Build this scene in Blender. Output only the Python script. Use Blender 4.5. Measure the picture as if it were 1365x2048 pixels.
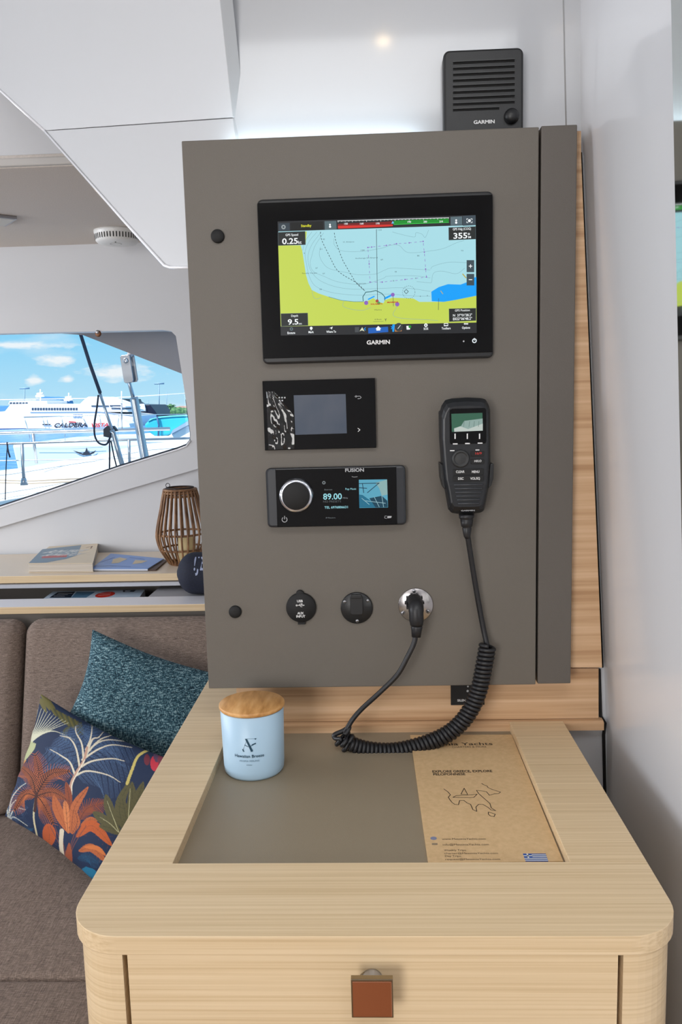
import bpy, math, random
import numpy as np
from mathutils import Vector, Matrix
random.seed(7)
for o in list(bpy.data.objects): bpy.data.objects.remove(o)
S = bpy.context.scene
COL = S.collection

# ------------------------------------------------------------------ camera
FPX = 1630.0
CAM = Vector((0.0, -1.07, 1.35))
PITCH, ROLL, YAW = -0.13467, -0.02643, 0.04015
MR = (Matrix.Rotation(YAW, 3, 'Z') @ Matrix.Rotation(math.pi/2+PITCH, 3, 'X') @ Matrix.Rotation(ROLL, 3, 'Z'))
cd = bpy.data.cameras.new('camera'); cam = bpy.data.objects.new('camera', cd); COL.objects.link(cam)
cam.matrix_world = Matrix.Translation(CAM) @ MR.to_4x4()
cd.sensor_fit = 'VERTICAL'; cd.sensor_height = 36.0; cd.lens = FPX*36/2048
cd.clip_start = 0.02; cd.clip_end = 5000
S.camera = cam
S.view_settings.view_transform = 'Standard'; S.view_settings.look = 'None'
S.view_settings.exposure = 0.0; S.view_settings.gamma = 1.0; S.view_settings.use_curve_mapping = False

def at(px, py, Y=None, Z=None, X=None):
    """where the line of sight of a photo point meets a real plane of the room"""
    d = MR @ Vector(((px-682.5)/FPX, -(py-1024)/FPX, -1))
    if Y is not None: t = (Y-CAM.y)/d.y
    elif Z is not None: t = (Z-CAM.z)/d.z
    else: t = (X-CAM.x)/d.x
    return CAM + t*d
def proj(p):
    q = MR.transposed() @ (Vector(p)-CAM)
    return 682.5+FPX*q.x/-q.z, 1024-FPX*q.y/-q.z

# ------------------------------------------------------------------ sky
def lin(c):
    return tuple(((v/255)/12.92 if v/255 <= .04045 else ((v/255+.055)/1.055)**2.4) for v in c)
W = bpy.data.worlds.new('sky'); S.world = W; W.use_nodes = True
nt = W.node_tree; N = nt.nodes; L = nt.links; N.clear()
wo = N.new('ShaderNodeOutputWorld'); bg = N.new('ShaderNodeBackground'); L.new(bg.outputs[0], wo.inputs[0])
tc = N.new('ShaderNodeTexCoord'); sx = N.new('ShaderNodeSeparateXYZ'); L.new(tc.outputs['Generated'], sx.inputs[0])
rp = N.new('ShaderNodeValToRGB'); L.new(sx.outputs['Z'], rp.inputs[0])
e = rp.color_ramp.elements
e[0].position = 0.0; e[0].color = (*lin((190, 232, 252)), 1)
e[1].position = 0.45; e[1].color = (*lin((150, 200, 245)), 1)
m = e.new(0.09); m.color = (*lin((140, 214, 251)), 1)
mp = N.new('ShaderNodeMapping'); mp.inputs['Scale'].default_value = (1, 1, 3.2); L.new(tc.outputs['Generated'], mp.inputs[0])
nz = N.new('ShaderNodeTexNoise'); nz.inputs['Scale'].default_value = 9; nz.inputs['Detail'].default_value = 7; L.new(mp.outputs[0], nz.inputs[0])
cr = N.new('ShaderNodeValToRGB'); L.new(nz.outputs[0], cr.inputs[0])
cr.color_ramp.elements[0].position = .53; cr.color_ramp.elements[1].position = .72
cr.color_ramp.elements[1].color = (.45, .45, .45, 1)
prev = cr.outputs[0]
nz2 = N.new('ShaderNodeTexNoise'); nz2.inputs['Scale'].default_value = 45; nz2.inputs['Detail'].default_value = 5; L.new(mp.outputs[0], nz2.inputs[0])
for (cx, cy, rx, rz) in ((108, 722, .017, .0065), (70, 762, .008, .005), (136, 757, .007, .004), (232, 745, .03, .008), (20, 690, .06, .004)):
    d = (at(cx, cy, Y=500)-CAM).normalized()
    sub = N.new('ShaderNodeVectorMath'); sub.operation = 'SUBTRACT'; L.new(tc.outputs['Generated'], sub.inputs[0]); sub.inputs[1].default_value = d
    mul = N.new('ShaderNodeVectorMath'); mul.operation = 'MULTIPLY'; L.new(sub.outputs[0], mul.inputs[0]); mul.inputs[1].default_value = (1/rx, 1/rx, 1/rz)
    le = N.new('ShaderNodeVectorMath'); le.operation = 'LENGTH'; L.new(mul.outputs[0], le.inputs[0])
    ad = N.new('ShaderNodeMath'); ad.operation = 'MULTIPLY_ADD'; L.new(nz2.outputs[0], ad.inputs[0]); ad.inputs[1].default_value = -3.2; L.new(le.outputs['Value'], ad.inputs[2])
    mr = N.new('ShaderNodeMapRange'); L.new(ad.outputs[0], mr.inputs[0]); mr.inputs[1].default_value = -.2; mr.inputs[2].default_value = -1.2; mr.inputs[3].default_value = 0; mr.inputs[4].default_value = .85
    mx = N.new('ShaderNodeMath'); mx.operation = 'MAXIMUM'; L.new(prev, mx.inputs[0]); L.new(mr.outputs[0], mx.inputs[1]); prev = mx.outputs[0]
mixc = N.new('ShaderNodeMix'); mixc.data_type = 'RGBA'; L.new(prev, mixc.inputs[0]); L.new(rp.outputs[0], mixc.inputs[6]); mixc.inputs[7].default_value = (1, 1, 1, 1)
L.new(mixc.outputs[2], bg.inputs[0]); bg.inputs[1].default_value = 1.0

# ------------------------------------------------------------------ sun and large lights
def lamp(name, kind, loc, energy, rot=None, to=None, **k):
    l = bpy.data.lights.new(name, kind); o = bpy.data.objects.new(name, l); COL.objects.link(o)
    o.location = loc; l.energy = energy
    for a, b in k.items(): setattr(l, a, b)
    if to is not None: o.rotation_euler = (Vector(to)-Vector(loc)).to_track_quat('-Z', 'Y').to_euler()
    return o
lamp('sun', 'SUN', (0, 0, 20), 7.0, to=(8, 9, 6), angle=.009, color=(1, .96, .9))
# daylight through the cockpit doorway behind the viewer and the saloon's side windows
lamp('cockpit_doorway_light', 'AREA', (-1.15, -3.0, 1.35), 38, to=(0, 0, 1.1), shape='RECTANGLE', size=.9, size_y=1.2, color=(1, .98, .96))
lamp('saloon_side_light', 'AREA', (-3.0, .1, 1.5), 52, to=(0, .3, .8), shape='RECTANGLE', size=2.2, size_y=.9, color=(.90, .94, 1))
# roof hatch above and behind the viewer
lamp('roof_hatch_light', 'AREA', (.05, -1.35, 2.27), 10.5, to=(.05, -1.25, 0), shape='RECTANGLE', size=.9, size_y=.5, color=(.96, .98, 1))

# ------------------------------------------------------------------ materials
MATS = {}
def mat(name, col, rough=.5, metal=0, emit=0, coat=0, spec=.5, bump=None, coat_rough=.05, trans=0):
    if name in MATS: return MATS[name]
    m = bpy.data.materials.new(name); m.use_nodes = True; MATS[name] = m
    n = m.node_tree.nodes; l = m.node_tree.links; b = n['Principled BSDF']
    c = (*lin(col), 1)
    b.inputs['Base Color'].default_value = c; b.inputs['Roughness'].default_value = rough; b.inputs['Metallic'].default_value = metal
    b.inputs['Coat Weight'].default_value = coat; b.inputs['Coat Roughness'].default_value = coat_rough; b.inputs['Specular IOR Level'].default_value = spec
    b.inputs['Transmission Weight'].default_value = trans
    if emit:
        b.inputs['Emission Color'].default_value = c; b.inputs['Emission Strength'].default_value = emit
        b.inputs['Base Color'].default_value = (0.01, .01, .01, 1)
    # faint procedural grain so no surface is perfectly flat in tone
    t = n.new('ShaderNodeTexCoord'); z = n.new('ShaderNodeTexNoise'); l.new(t.outputs['Object'], z.inputs[0])
    z.inputs['Scale'].default_value = (bump or (350, .0))[0]; z.inputs['Detail'].default_value = 3
    if bump:
        bp = n.new('ShaderNodeBump'); bp.inputs['Strength'].default_value = bump[1]; bp.inputs['Distance'].default_value = .001
        l.new(z.outputs[0], bp.inputs['Height']); l.new(bp.outputs[0], b.inputs['Normal'])
    return m
def E(name, col, k=1.0): return mat('glow_'+name, col, rough=.3, emit=k, spec=.2)

def ramp_mat(name, stops, scale, nscale=1.0, rough=.5, detail=6, bump=.1, coat=0, distort=0, second=None, rot=(0,0,0)):
    """stretched noise through a colour ramp: wood, cloth, water"""
    if name in MATS: return MATS[name]
    m = bpy.data.materials.new(name); m.use_nodes = True; MATS[name] = m
    n = m.node_tree.nodes; l = m.node_tree.links; b = n['Principled BSDF']
    t = n.new('ShaderNodeTexCoord'); mp = n.new('ShaderNodeMapping'); mp.inputs['Scale'].default_value = scale; mp.inputs['Rotation'].default_value = rot
    l.new(t.outputs['Object'], mp.inputs[0])
    z = n.new('ShaderNodeTexNoise'); z.inputs['Scale'].default_value = nscale; z.inputs['Detail'].default_value = detail; z.inputs['Distortion'].default_value = distort
    l.new(mp.outputs[0], z.inputs[0]); h = z.outputs[0]
    if second:
        mp2 = n.new('ShaderNodeMapping'); mp2.inputs['Scale'].default_value = second; mp2.inputs['Rotation'].default_value = rot; l.new(t.outputs['Object'], mp2.inputs[0])
        z2 = n.new('ShaderNodeTexNoise'); z2.inputs['Scale'].default_value = nscale; z2.inputs['Detail'].default_value = detail; l.new(mp2.outputs[0], z2.inputs[0])
        a = n.new('ShaderNodeMath'); a.operation = 'ADD'; l.new(h, a.inputs[0]); l.new(z2.outputs[0], a.inputs[1])
        c = n.new('ShaderNodeMath'); c.operation = 'MULTIPLY'; l.new(a.outputs[0], c.inputs[0]); c.inputs[1].default_value = .5; h = c.outputs[0]
    r = n.new('ShaderNodeValToRGB'); l.new(h, r.inputs[0]); el = r.color_ramp.elements
    el[0].position = stops[0][0]; el[0].color = (*lin(stops[0][1]), 1); el[1].position = stops[-1][0]; el[1].color = (*lin(stops[-1][1]), 1)
    for p, c in stops[1:-1]: q = el.new(p); q.color = (*lin(c), 1)
    l.new(r.outputs[0], b.inputs['Base Color']); b.inputs['Roughness'].default_value = rough; b.inputs['Coat Weight'].default_value = coat
    bp = n.new('ShaderNodeBump'); bp.inputs['Strength'].default_value = bump; bp.inputs['Distance'].default_value = .001
    l.new(h, bp.inputs['Height']); l.new(bp.outputs[0], b.inputs['Normal'])
    return m
WOODSTOPS = ((.28, (205, 178, 138)), (.45, (217, 191, 152)), (.55, (222, 197, 159)), (.75, (230, 206, 170)))
wood = ramp_mat('oak_veneer_light', WOODSTOPS, (3, 420, 420), rough=.42, bump=.08, distort=.1)
wood_b = ramp_mat('oak_veneer_front', WOODSTOPS, (3, 3, 420), rough=.42, bump=.08, distort=.1)
wood_y = ramp_mat('oak_veneer_panel', ((.3, (176, 136, 98)), (.45, (196, 158, 120)), (.57, (206, 169, 132)), (.72, (218, 184, 148))), (2.5, 120, 120), rough=.45, bump=.12, distort=.2)
bamboo = ramp_mat('bamboo_wood', ((.3, (176, 124, 66)), (.5, (205, 152, 92)), (.7, (222, 174, 116))), (110, 22, 110), rough=.45, bump=.1, rot=(0, 0, .5))
rattan = ramp_mat('rattan_cane', ((.3, (92, 62, 40)), (.5, (134, 96, 64)), (.72, (172, 132, 94))), (60, 60, 25), rough=.5, bump=.2)
white = mat('white_gelcoat', (216, 217, 221), rough=.32, coat=.5, coat_rough=.06)
panelw = mat('panel_white', (190, 191, 193), rough=.45)
wallw = mat('glossy_wall_gelcoat', (184, 186, 190), rough=.28, coat=.6, coat_rough=.08)
whitem = mat('white_matte_lining', (210, 211, 214), rough=.6)
whitecool = mat('white_laminate', (226, 226, 232), rough=.35)
taupe = mat('taupe_laminate', (101, 95, 87), rough=.5, bump=(900, .25))
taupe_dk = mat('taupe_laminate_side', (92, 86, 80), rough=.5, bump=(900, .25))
inlay = mat('taupe_desk_inlay', (146, 133, 112), rough=.45, bump=(1200, .2))
headliner = ramp_mat('beige_headliner', ((.35, (206, 197, 189)), (.65, (216, 207, 199))), (400, 400, 400), rough=.85, bump=.1)
black = mat('black_plastic', (24, 25, 27), rough=.42, bump=(900, .1))
blackm = mat('black_matte', (14, 14, 15), rough=.7)
rubber = mat('black_rubber', (26, 26, 29), rough=.45)
gloss = mat('black_glass', (6, 6, 7), rough=.05, spec=.35)
slate = mat('slate_plastic', (32, 35, 41), rough=.4)
chrome = mat('stainless_steel', (205, 205, 208), rough=.22, metal=1)
chrome_b = mat('brushed_steel', (176, 176, 180), rough=.38, metal=1)
copper = mat('copper_mirror', (214, 150, 118), rough=.06, metal=1)
bronze = mat('bronze_edge', (150, 138, 118), rough=.25, metal=1)
printw = mat('white_print', (225, 225, 225), rough=.5)
printg = mat('grey_print', (170, 172, 175), rough=.4)
gap = mat('dark_gap', (10, 8, 7), rough=.9)
STW = ((.36, (86, 74, 67)), (.5, (124, 108, 98)), (.64, (158, 141, 130)))
sofam = ramp_mat('brown_woven_upholstery', STW, (1500, 1500, 60), rough=.9, second=(90, 90, 1200), bump=.6, detail=3)
sofas = ramp_mat('brown_woven_seat', STW, (1500, 60, 300), rough=.9, second=(120, 1200, 300), bump=.6, detail=3, rot=(0, 0, .35))

# ------------------------------------------------------------------ mesh builder
def xyz(v): return (float(v[0]), float(v[1]), float(v[2]))
class MB:
    def __init__(s): s.v = []; s.f = []; s.mi = []; s.mats = []; s.sm = []
    def idx(s, m):
        if m not in s.mats: s.mats.append(m)
        return s.mats.index(m)
    def add(s, vs, fs, m, smooth=False):
        b = len(s.v); s.v += [xyz(v) for v in vs]; k = s.idx(m)
        for f in fs: s.f.append(tuple(b+i for i in f)); s.mi.append(k); s.sm.append(smooth)
        return s
    def box(s, a, b, m):
        x0, y0, z0 = a; x1, y1, z1 = b
        return s.add([(x0,y0,z0),(x1,y0,z0),(x1,y1,z0),(x0,y1,z0),(x0,y0,z1),(x1,y0,z1),(x1,y1,z1),(x0,y1,z1)],
                     [(0,3,2,1),(4,5,6,7),(0,1,5,4),(1,2,6,5),(2,3,7,6),(3,0,4,7)], m)
    def prism(s, pts, off, m, smooth=False):
        """closed polygon (3-D points) pushed along off; front face = pts"""
        n = len(pts); off = Vector(off); v = [Vector(p) for p in pts]+[Vector(p)+off for p in pts]
        f = [tuple(range(n)), tuple(range(2*n-1, n-1, -1))]+[(i, i+n, (i+1) % n+n, (i+1) % n) for i in range(n)]
        return s.add(v, f, m, smooth)
    def tube(s, path, r, m, n=8, cap=True, smooth=True):
        path = [Vector(p) for p in path]; k = len(path)
        rr = r if isinstance(r, (list, tuple)) else [r]*k
        t0 = (path[1]-path[0]).normalized(); u = t0.orthogonal().normalized(); V = []
        for i, p in enumerate(path):
            t = (path[min(i+1, k-1)]-path[max(i-1, 0)]).normalized()
            u = (u-t*u.dot(t)).normalized(); w = t.cross(u)
            for j in range(n):
                a = 2*math.pi*j/n; V.append(p+rr[i]*(math.cos(a)*u+math.sin(a)*w))
        F = [(i*n+j, i*n+(j+1) % n, (i+1)*n+(j+1) % n, (i+1)*n+j) for i in range(k-1) for j in range(n)]
        if cap: F += [tuple(range(n-1, -1, -1)), tuple((k-1)*n+j for j in range(n))]
        return s.add(V, F, m, smooth)
    def lathe(s, prof, c, m, axis=(0, 0, 1), n=32, smooth=True, cap=True):
        """prof: (radius, height) pairs along axis from point c"""
        a = Vector(axis).normalized(); u = a.orthogonal().normalized(); w = a.cross(u); c = Vector(c); V = []
        for r, h in prof:
            for j in range(n):
                q = 2*math.pi*j/n; V.append(c+a*h+r*(math.cos(q)*u+math.sin(q)*w))
        k = len(prof)
        F = [(i*n+j, i*n+(j+1) % n, (i+1)*n+(j+1) % n, (i+1)*n+j) for i in range(k-1) for j in range(n)]
        if cap: F += [tuple(range(n-1, -1, -1)), tuple((k-1)*n+j for j in range(n))]
        return s.add(V, F, m, smooth)
    def grid(s, fn, nu, nv, m, smooth=True):
        V = [fn(i/nu, j/nv) for j in range(nv+1) for i in range(nu+1)]
        F = [(j*(nu+1)+i, j*(nu+1)+i+1, (j+1)*(nu+1)+i+1, (j+1)*(nu+1)+i) for j in range(nv) for i in range(nu)]
        return s.add(V, F, m, smooth)
    def build(s, name, parent=None, label=None, cat=None, group=None, kind=None, bevel=0, seg=2, origin=None, auto=True, sub=0):
        off = Vector((0, 0, 0))
        if parent is not None: off = Vector(parent['_o'])
        elif origin is not None: off = Vector(origin)
        else:
            A = np.array(s.v); off = Vector(((A[:, 0].min()+A[:, 0].max())/2, (A[:, 1].min()+A[:, 1].max())/2, A[:, 2].min()))
        me = bpy.data.meshes.new(name); me.from_pydata([tuple(Vector(v)-off) for v in s.v], [], s.f)
        for m in s.mats: me.materials.append(m)
        me.polygons.foreach_set('material_index', s.mi); me.polygons.foreach_set('use_smooth', s.sm)
        me.validate(); me.update()
        o = bpy.data.objects.new(name, me); COL.objects.link(o); o['_o'] = tuple(off)
        if parent is not None: o.parent = parent
        else: o.location = off
        if bevel:
            b = o.modifiers.new('b', 'BEVEL'); b.width = bevel; b.segments = seg; b.limit_method = 'ANGLE'; b.angle_limit = math.radians(40)
            b.harden_normals = False
        if sub:
            q = o.modifiers.new('s', 'SUBSURF'); q.levels = sub; q.render_levels = sub
        tag(o, label, cat, group, kind)
        return o
def tag(o, label=None, cat=None, group=None, kind=None):
    if label: o['label'] = label
    if cat: o['category'] = cat
    if group: o['group'] = group
    if kind: o['kind'] = kind
    return o
def thing(name, loc, label, cat, group=None):
    o = bpy.data.objects.new(name, None); COL.objects.link(o); o.location = Vector(loc); o.empty_display_size = .02
    o['_o'] = xyz(loc); return tag(o, label, cat, group)
def copy_tree(o, shift, label):
    r = o.copy(); COL.objects.link(r); r.location = o.location+Vector(shift)
    if label: r['label'] = label
    for ch in list(o.children):
        c = ch.copy(); COL.objects.link(c); c.parent = r
        for g in list(ch.children):
            d = g.copy(); COL.objects.link(d); d.parent = c
    return r
def rrect(x0, z0, x1, z1, r, n=6):
    P = []
    for cx, cz, a0 in ((x1-r, z1-r, 0), (x0+r, z1-r, 90), (x0+r, z0+r, 180), (x1-r, z0+r, 270)):
        for i in range(n+1):
            a = math.radians(a0+90*i/n); P.append((cx+r*math.cos(a), cz+r*math.sin(a)))
    return P
def spline(pts, n=12):
    P = [Vector(p) for p in pts]; P = [2*P[0]-P[1]]+P+[2*P[-1]-P[-2]]; out = []
    for i in range(1, len(P)-2):
        a, b, c, d = P[i-1:i+3]
        for k in range(n):
            t = k/n; out.append(.5*((2*b)+(c-a)*t+(2*a-5*b+4*c-d)*t*t+(3*b-a-3*c+d)*t**3))
    out.append(P[-2]); return out

# flat lettering and drawn marks, in several colours, as thin layers of one mesh
_TG = {}
def tgeom(s, bold):
    k = (s, bold)
    if k not in _TG:
        cu = bpy.data.curves.new('t', 'FONT'); cu.body = s; cu.size = 1; cu.offset = bold; cu.resolution_u = 3
        ob = bpy.data.objects.new('t', cu); COL.objects.link(ob); bpy.context.view_layer.update()
        me = bpy.data.meshes.new_from_object(ob)
        v = [(q.co.x, q.co.y) for q in me.vertices]; f = [tuple(p.vertices) for p in me.polygons]
        bpy.data.objects.remove(ob); bpy.data.meshes.remove(me); bpy.data.curves.remove(cu)
        _TG[k] = (v, f)
    return _TG[k]
HCAP = max(v[1] for v in tgeom('H', 0)[0])
class Canvas(MB):
    def __init__(s, O, U, V, step=4e-5, dy=0):
        super().__init__(); s.O = Vector(O); s.U = Vector(U); s.V = Vector(V); s.N = s.U.cross(s.V).normalized(); s.step = step
        s.wall = abs(s.N.y) > .5; s.k = 0
    def P(s, x, y, lv): return s.O+s.U*x+s.V*y+s.N*(lv*s.step)
    def px(s, p):
        if s.wall: q = at(p[0], p[1], Y=s.O.y)
        else: q = at(p[0], p[1], Z=s.O.z)
        d = q-s.O; return (d.dot(s.U), d.dot(s.V))
    def poly(s, pts, m, lv=1, px=True):
        pts = [s.px(p) for p in pts] if px else pts
        from mathutils.geometry import tessellate_polygon
        P3 = [Vector((a, b, 0)) for a, b in pts]
        tr = tessellate_polygon([P3])
        out = []
        for t in tr:
            a, b, c = (P3[i] for i in t)
            out.append(tuple(t) if (b-a).cross(c-a).z > 0 else tuple(reversed(t)))
        s.add([s.P(a, b, lv) for a, b in pts], out, m); return s
    def rect(s, x0, y0, x1, y1, m, lv=1):      # photo points: left-top, right-bottom
        return s.poly([(x0, y0), (x1, y0), (x1, y1), (x0, y1)], m, lv)
    def line(s, pts, w, m, lv=2, px=True, dash=None, closed=False):
        pts = [s.px(p) for p in pts] if px else list(pts)
        if closed: pts = pts+[pts[0]]
        P = [Vector((a, b)) for a, b in pts]
        segs = []
        if dash:
            on, offl = dash; acc = 0
            for a, b in zip(P, P[1:]):
                Lg = (b-a).length; d = (b-a)/Lg if Lg else a; t = 0
                while t < Lg:
                    ph = (acc+t) % (on+offl)
                    if ph < on:
                        e2 = min(Lg, t+on-ph); segs.append((a+d*t, a+d*e2)); t = e2+1e-6
                    else: t += on+offl-ph+1e-6
                acc += Lg
        else: segs = list(zip(P, P[1:]))
        for a, b in segs:
            if (b-a).length < 1e-7: continue
            d = (b-a).normalized(); n = Vector((-d.y, d.x))*w/2; ex = d*(0 if dash else w*.3)
            q = [a-ex-n, b+ex-n, b+ex+n, a-ex+n]
            s.add([s.P(z.x, z.y, lv) for z in q], [(0, 1, 2, 3)], m)
        return s
    def disc(s, c, r, m, lv=2, n=24, px=True, r_in=0, a0=0, a1=360):
        c = s.px(c) if px else c
        if r_in:
            P = []
            for i in range(n+1):
                a = math.radians(a0+(a1-a0)*i/n); P += [s.P(c[0]+r_in*math.cos(a), c[1]+r_in*math.sin(a), lv), s.P(c[0]+r*math.cos(a), c[1]+r*math.sin(a), lv)]
            s.add(P, [(2*i, 2*i+1, 2*i+3, 2*i+2) for i in range(n)], m)
        else:
            s.add([s.P(c[0]+r*math.cos(2*math.pi*i/n), c[1]+r*math.sin(2*math.pi*i/n), lv) for i in range(n)], [tuple(range(n))], m)
        return s
    def text(s, t, xl, xr, base, h, m, lv=3, bold=0, rot=0, shear=0):
        """t set between photo columns xl..xr on the baseline row, h = capital height in photo px"""
        a = s.px((xl, base)); b = s.px((xr, base)); sc = abs(b[0]-a[0])/abs(xr-xl)
        v, f = tgeom(t, bold); x0 = min(q[0] for q in v); x1 = max(q[0] for q in v)
        kx = (b[0]-a[0])/(x1-x0); ky = h*sc/HCAP
        if not s.wall:
            ky = abs(s.px((xl, base-h))[1]-a[1])/HCAP
        ca, sa = math.cos(rot), math.sin(rot); V = []
        for q in v:
            X = (q[0]-x0)*kx+q[1]*ky*shear; Y = q[1]*ky
            V.append(s.P(a[0]+X*ca-Y*sa, a[1]+X*sa+Y*ca, lv))
        return s.add(V, f, m)

# ================================================================== ROOM SHELL
YW = 0.045                                   # white wall behind the instrument cabinet
ZD = at(1130, 1437, Y=YW-.005).z             # desk top level
YB = 1.45                                    # window wall of the saloon
ZH = at(100, 487, Y=YB).z                    # headliner height
def plane3(a, b, c):
    n = (b-a).cross(c-a).normalized(); return a, n
def atp(px, py, pl):
    d = MR @ Vector(((px-682.5)/FPX, -(py-1024)/FPX, -1)); p0, n = pl
    return CAM+d*((p0-CAM).dot(n)/d.dot(n))

MB().box((-3.2, -3.2, -.06), (1.6, YB+.05, 0), mat('pale_teak_sole', (150, 122, 96), rough=.5)).build('floor', kind='structure')
ST = lambda b, n, **k: b.build(n, kind='structure', **k)

# wall behind the cabinet, its left edge seen as a corner against the sloping panel
wl = [at(x, y, Y=YW) for x, y in ((408, -300), (440, 0), (466, 240), (470, 270), (474, 480))]
poly = [Vector((.6, YW, wl[0].z)), *wl, Vector((-.195, YW, 1.2)), Vector((-.195, YW, 0)), Vector((.6, YW, 0))]
poly = [Vector((v.x, YW, v.z)) for v in poly]
ST(MB().prism(poly, (0, .03, 0), wallw), 'wall_middle')
g = MB(); a = at(1126, -60, Y=YW); b = at(1133, 255, Y=YW)
g.tube([a, b], .0009, mat('seam_shadow', (160, 160, 160), rough=.8), n=6); ST(g, 'trim_1')
# right wall: leans outward towards the floor
bl = [at(x, y, Y=YW+.002) for x, y in ((1160, -350), (1162, 250), (1167, 310), (1208, 1335), (1213, 1460), (1214, 1620))]
bl.append(bl[-1]+(bl[-1]-bl[-2]).normalized()*.9)
w = MB()
def rw(u, v):
    k = v*(len(bl)-1); i = min(int(k), len(bl)-2); p = bl[i].lerp(bl[i+1], k-i)
    return Vector((p.x+.012*u, p.y-.85*u, p.z))
n_ = 24; V = []
w.grid(rw, 12, 24, white)
w.grid(lambda u, v: rw(1-u, v)+Vector((.03, 0, 0)), 12, 24, white)
ST(w, 'wall_right')
ST(MB().box((1.55, -3.2, 0), (1.6, YB+.05, 2.3), whitem), 'wall_starboard')
ST(MB().box((-3.25, -3.2, 0), (-3.2, YB+.05, 2.3), whitem), 'wall_left')
ST(MB().box((-3.2, -3.25, 0), (1.6, -3.2, 2.3), whitem), 'wall_front')

# sloping panel at upper left (two boards meeting in a seam)
pA, pB = at(90, 262, Y=.45), at(466, 236, Y=YW-.002)
plA = plane3(pA, pB, Vector((pA.x, pA.y, pA.z-1)))
lowp = [atp(x, y, plA) for x, y in ((90, 262), (466, 236), (470, 270), (482, 534), (340, 535), (330, 531))]
nA = plA[1] if plA[1].y > 0 else -plA[1]
ST(MB().prism(lowp, nA*.02, panelw), 'trim_2', bevel=.0008)
plB = plane3(pA, pB, at(440, 0, Y=YW-.03))
upp = [atp(x, y, plB) for x, y in ((90, 261), (466, 235), (440, 0), (412, -260), (-420, -260), (-420, -200))]
nB = plB[1] if plB[1].y > 0 else -plB[1]
ST(MB().prism(upp, nB*.02, panelw), 'ceiling_near', bevel=.0008)
edge = MB(); gl = mat('white_edge_profile', (245, 245, 250), rough=.12, coat=1)
ep = [atp(*q, plB)-nB*.001 for q in ((-200, 0), (0, 180), (90, 262))]; edge.tube(ep, .0022, gl, n=8)
ep = [atp(*q, plA)-nA*.001 for q in ((90, 262), (247, 440), (330, 531), (342, 535), (400, 535))]; edge.tube(ep, .0022, gl, n=8)
ST(edge, 'trim_3')

# far ceiling: fascia, edge moulding, beige headliner
fy = at(60, 330, Z=ZH).y
ST(MB().box((-3.2, fy, ZH), (.6, fy+.02, 2.3), whitem), 'trim_4')
hp = [(at(0, 327, Z=ZH).x, at(0, 327, Z=ZH).y), (at(140, 318, Z=ZH).x, at(140, 318, Z=ZH).y)]
ang = math.atan2(hp[1][1]-hp[0][1], hp[1][0]-hp[0][0])
ST(MB().box((-3.2, fy-.004, ZH-.006), (.6, YB+.06, ZH+.02), headliner), 'ceiling_far', bevel=.003)
ST(MB().box((-3.2, fy-.012, ZH-.004), (.6, fy+.014, ZH+.012), mat('grey_moulding', (196, 192, 188), rough=.5)), 'trim_5', bevel=.003)
ST(MB().box((-3.2, -3.2, 2.3), (1.6, YB+.12, 2.34), whitem), 'ceiling')

# window wall
WH = [(-350, 674), (-120, 670), (0, 667), (325, 660), (342, 662), (352, 672), (362, 735), (372, 800), (381, 866), (381, 880), (373, 891), (355, 898), (240, 933), (100, 981), (0, 1014), (-150, 1062), (-350, 1128)]
def holed(bd, outer, hole, y0, y1, m, mh=None):
    from mathutils.geometry import tessellate_polygon
    o3 = [Vector((p.x, p.z, 0)) for p in outer]; h3 = [Vector((p.x, p.z, 0)) for p in hole]
    tr = tessellate_polygon([o3, h3]); al = outer+hole
    for y, fl in ((y0, 1), (y1, -1)):
        F = []
        for t in tr:
            a, b, c = [(o3+h3)[i] for i in t]
            ccw = (b-a).cross(c-a).z > 0
            F.append(tuple(t) if ccw == (fl == 1) else tuple(reversed(t)))
        bd.add([(p.x, y, p.z) for p in al], F, m)
    for ring in (outer, hole):
        n = len(ring)
        bd.add([(p.x, y0, p.z) for p in ring]+[(p.x, y1, p.z) for p in ring], [(i, (i+1) % n, (i+1) % n+n, i+n) for i in range(n)], mh or m)
hole = [at(x, y, Y=YB) for x, y in WH]
R4 = lambda x0, z0, x1, z1: [Vector((x0, 0, z0)), Vector((x1, 0, z0)), Vector((x1, 0, z1)), Vector((x0, 0, z1))]
wb = MB(); holed(wb, R4(-3.2, 0, 1.6, ZH+.02), hole, YB+.014, YB+.05, whitem); ST(wb, 'wall_back')
cl0, cl1 = at(-420, 1178, Y=YB), at(700, 848, Y=YB)
wb = MB(); holed(wb, [Vector((-3.2, 0, cl0.z-.1)), cl0, cl1, Vector((cl1.x, 0, ZH)), Vector((-3.2, 0, ZH))], hole, YB, YB+.014, whitem); ST(wb, 'trim_6', bevel=.006, seg=3)
glass = bpy.data.materials.new('window_glass'); glass.use_nodes = True
n = glass.node_tree.nodes; l = glass.node_tree.links; n.remove(n['Principled BSDF'])
tr = n.new('ShaderNodeBsdfTransparent'); tr.inputs[0].default_value = (.97, .985, .99, 1); gg = n.new('ShaderNodeBsdfGlossy'); gg.inputs['Roughness'].default_value = .02
mxs = n.new('ShaderNodeMixShader'); mxs.inputs[0].default_value = .008; l.new(tr.outputs[0], mxs.inputs[1]); l.new(gg.outputs[0], mxs.inputs[2]); l.new(mxs.outputs[0], n['Material Output'].inputs[0])
hc = sum(hole, Vector())/len(hole)
win = MB(); win.prism([Vector((p.x, YB+.030, p.z)) for p in hole], (0, .006, 0), glass)
wo_ = ST(win, 'window_1')
gk = MB(); gk.tube([Vector((p.x, YB+.012, p.z+.001)) for p in hole[7:]], .0048, mat('black_gasket', (26, 30, 44), rough=.5), n=6)
gk.build('window_gasket', wo_)
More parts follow.
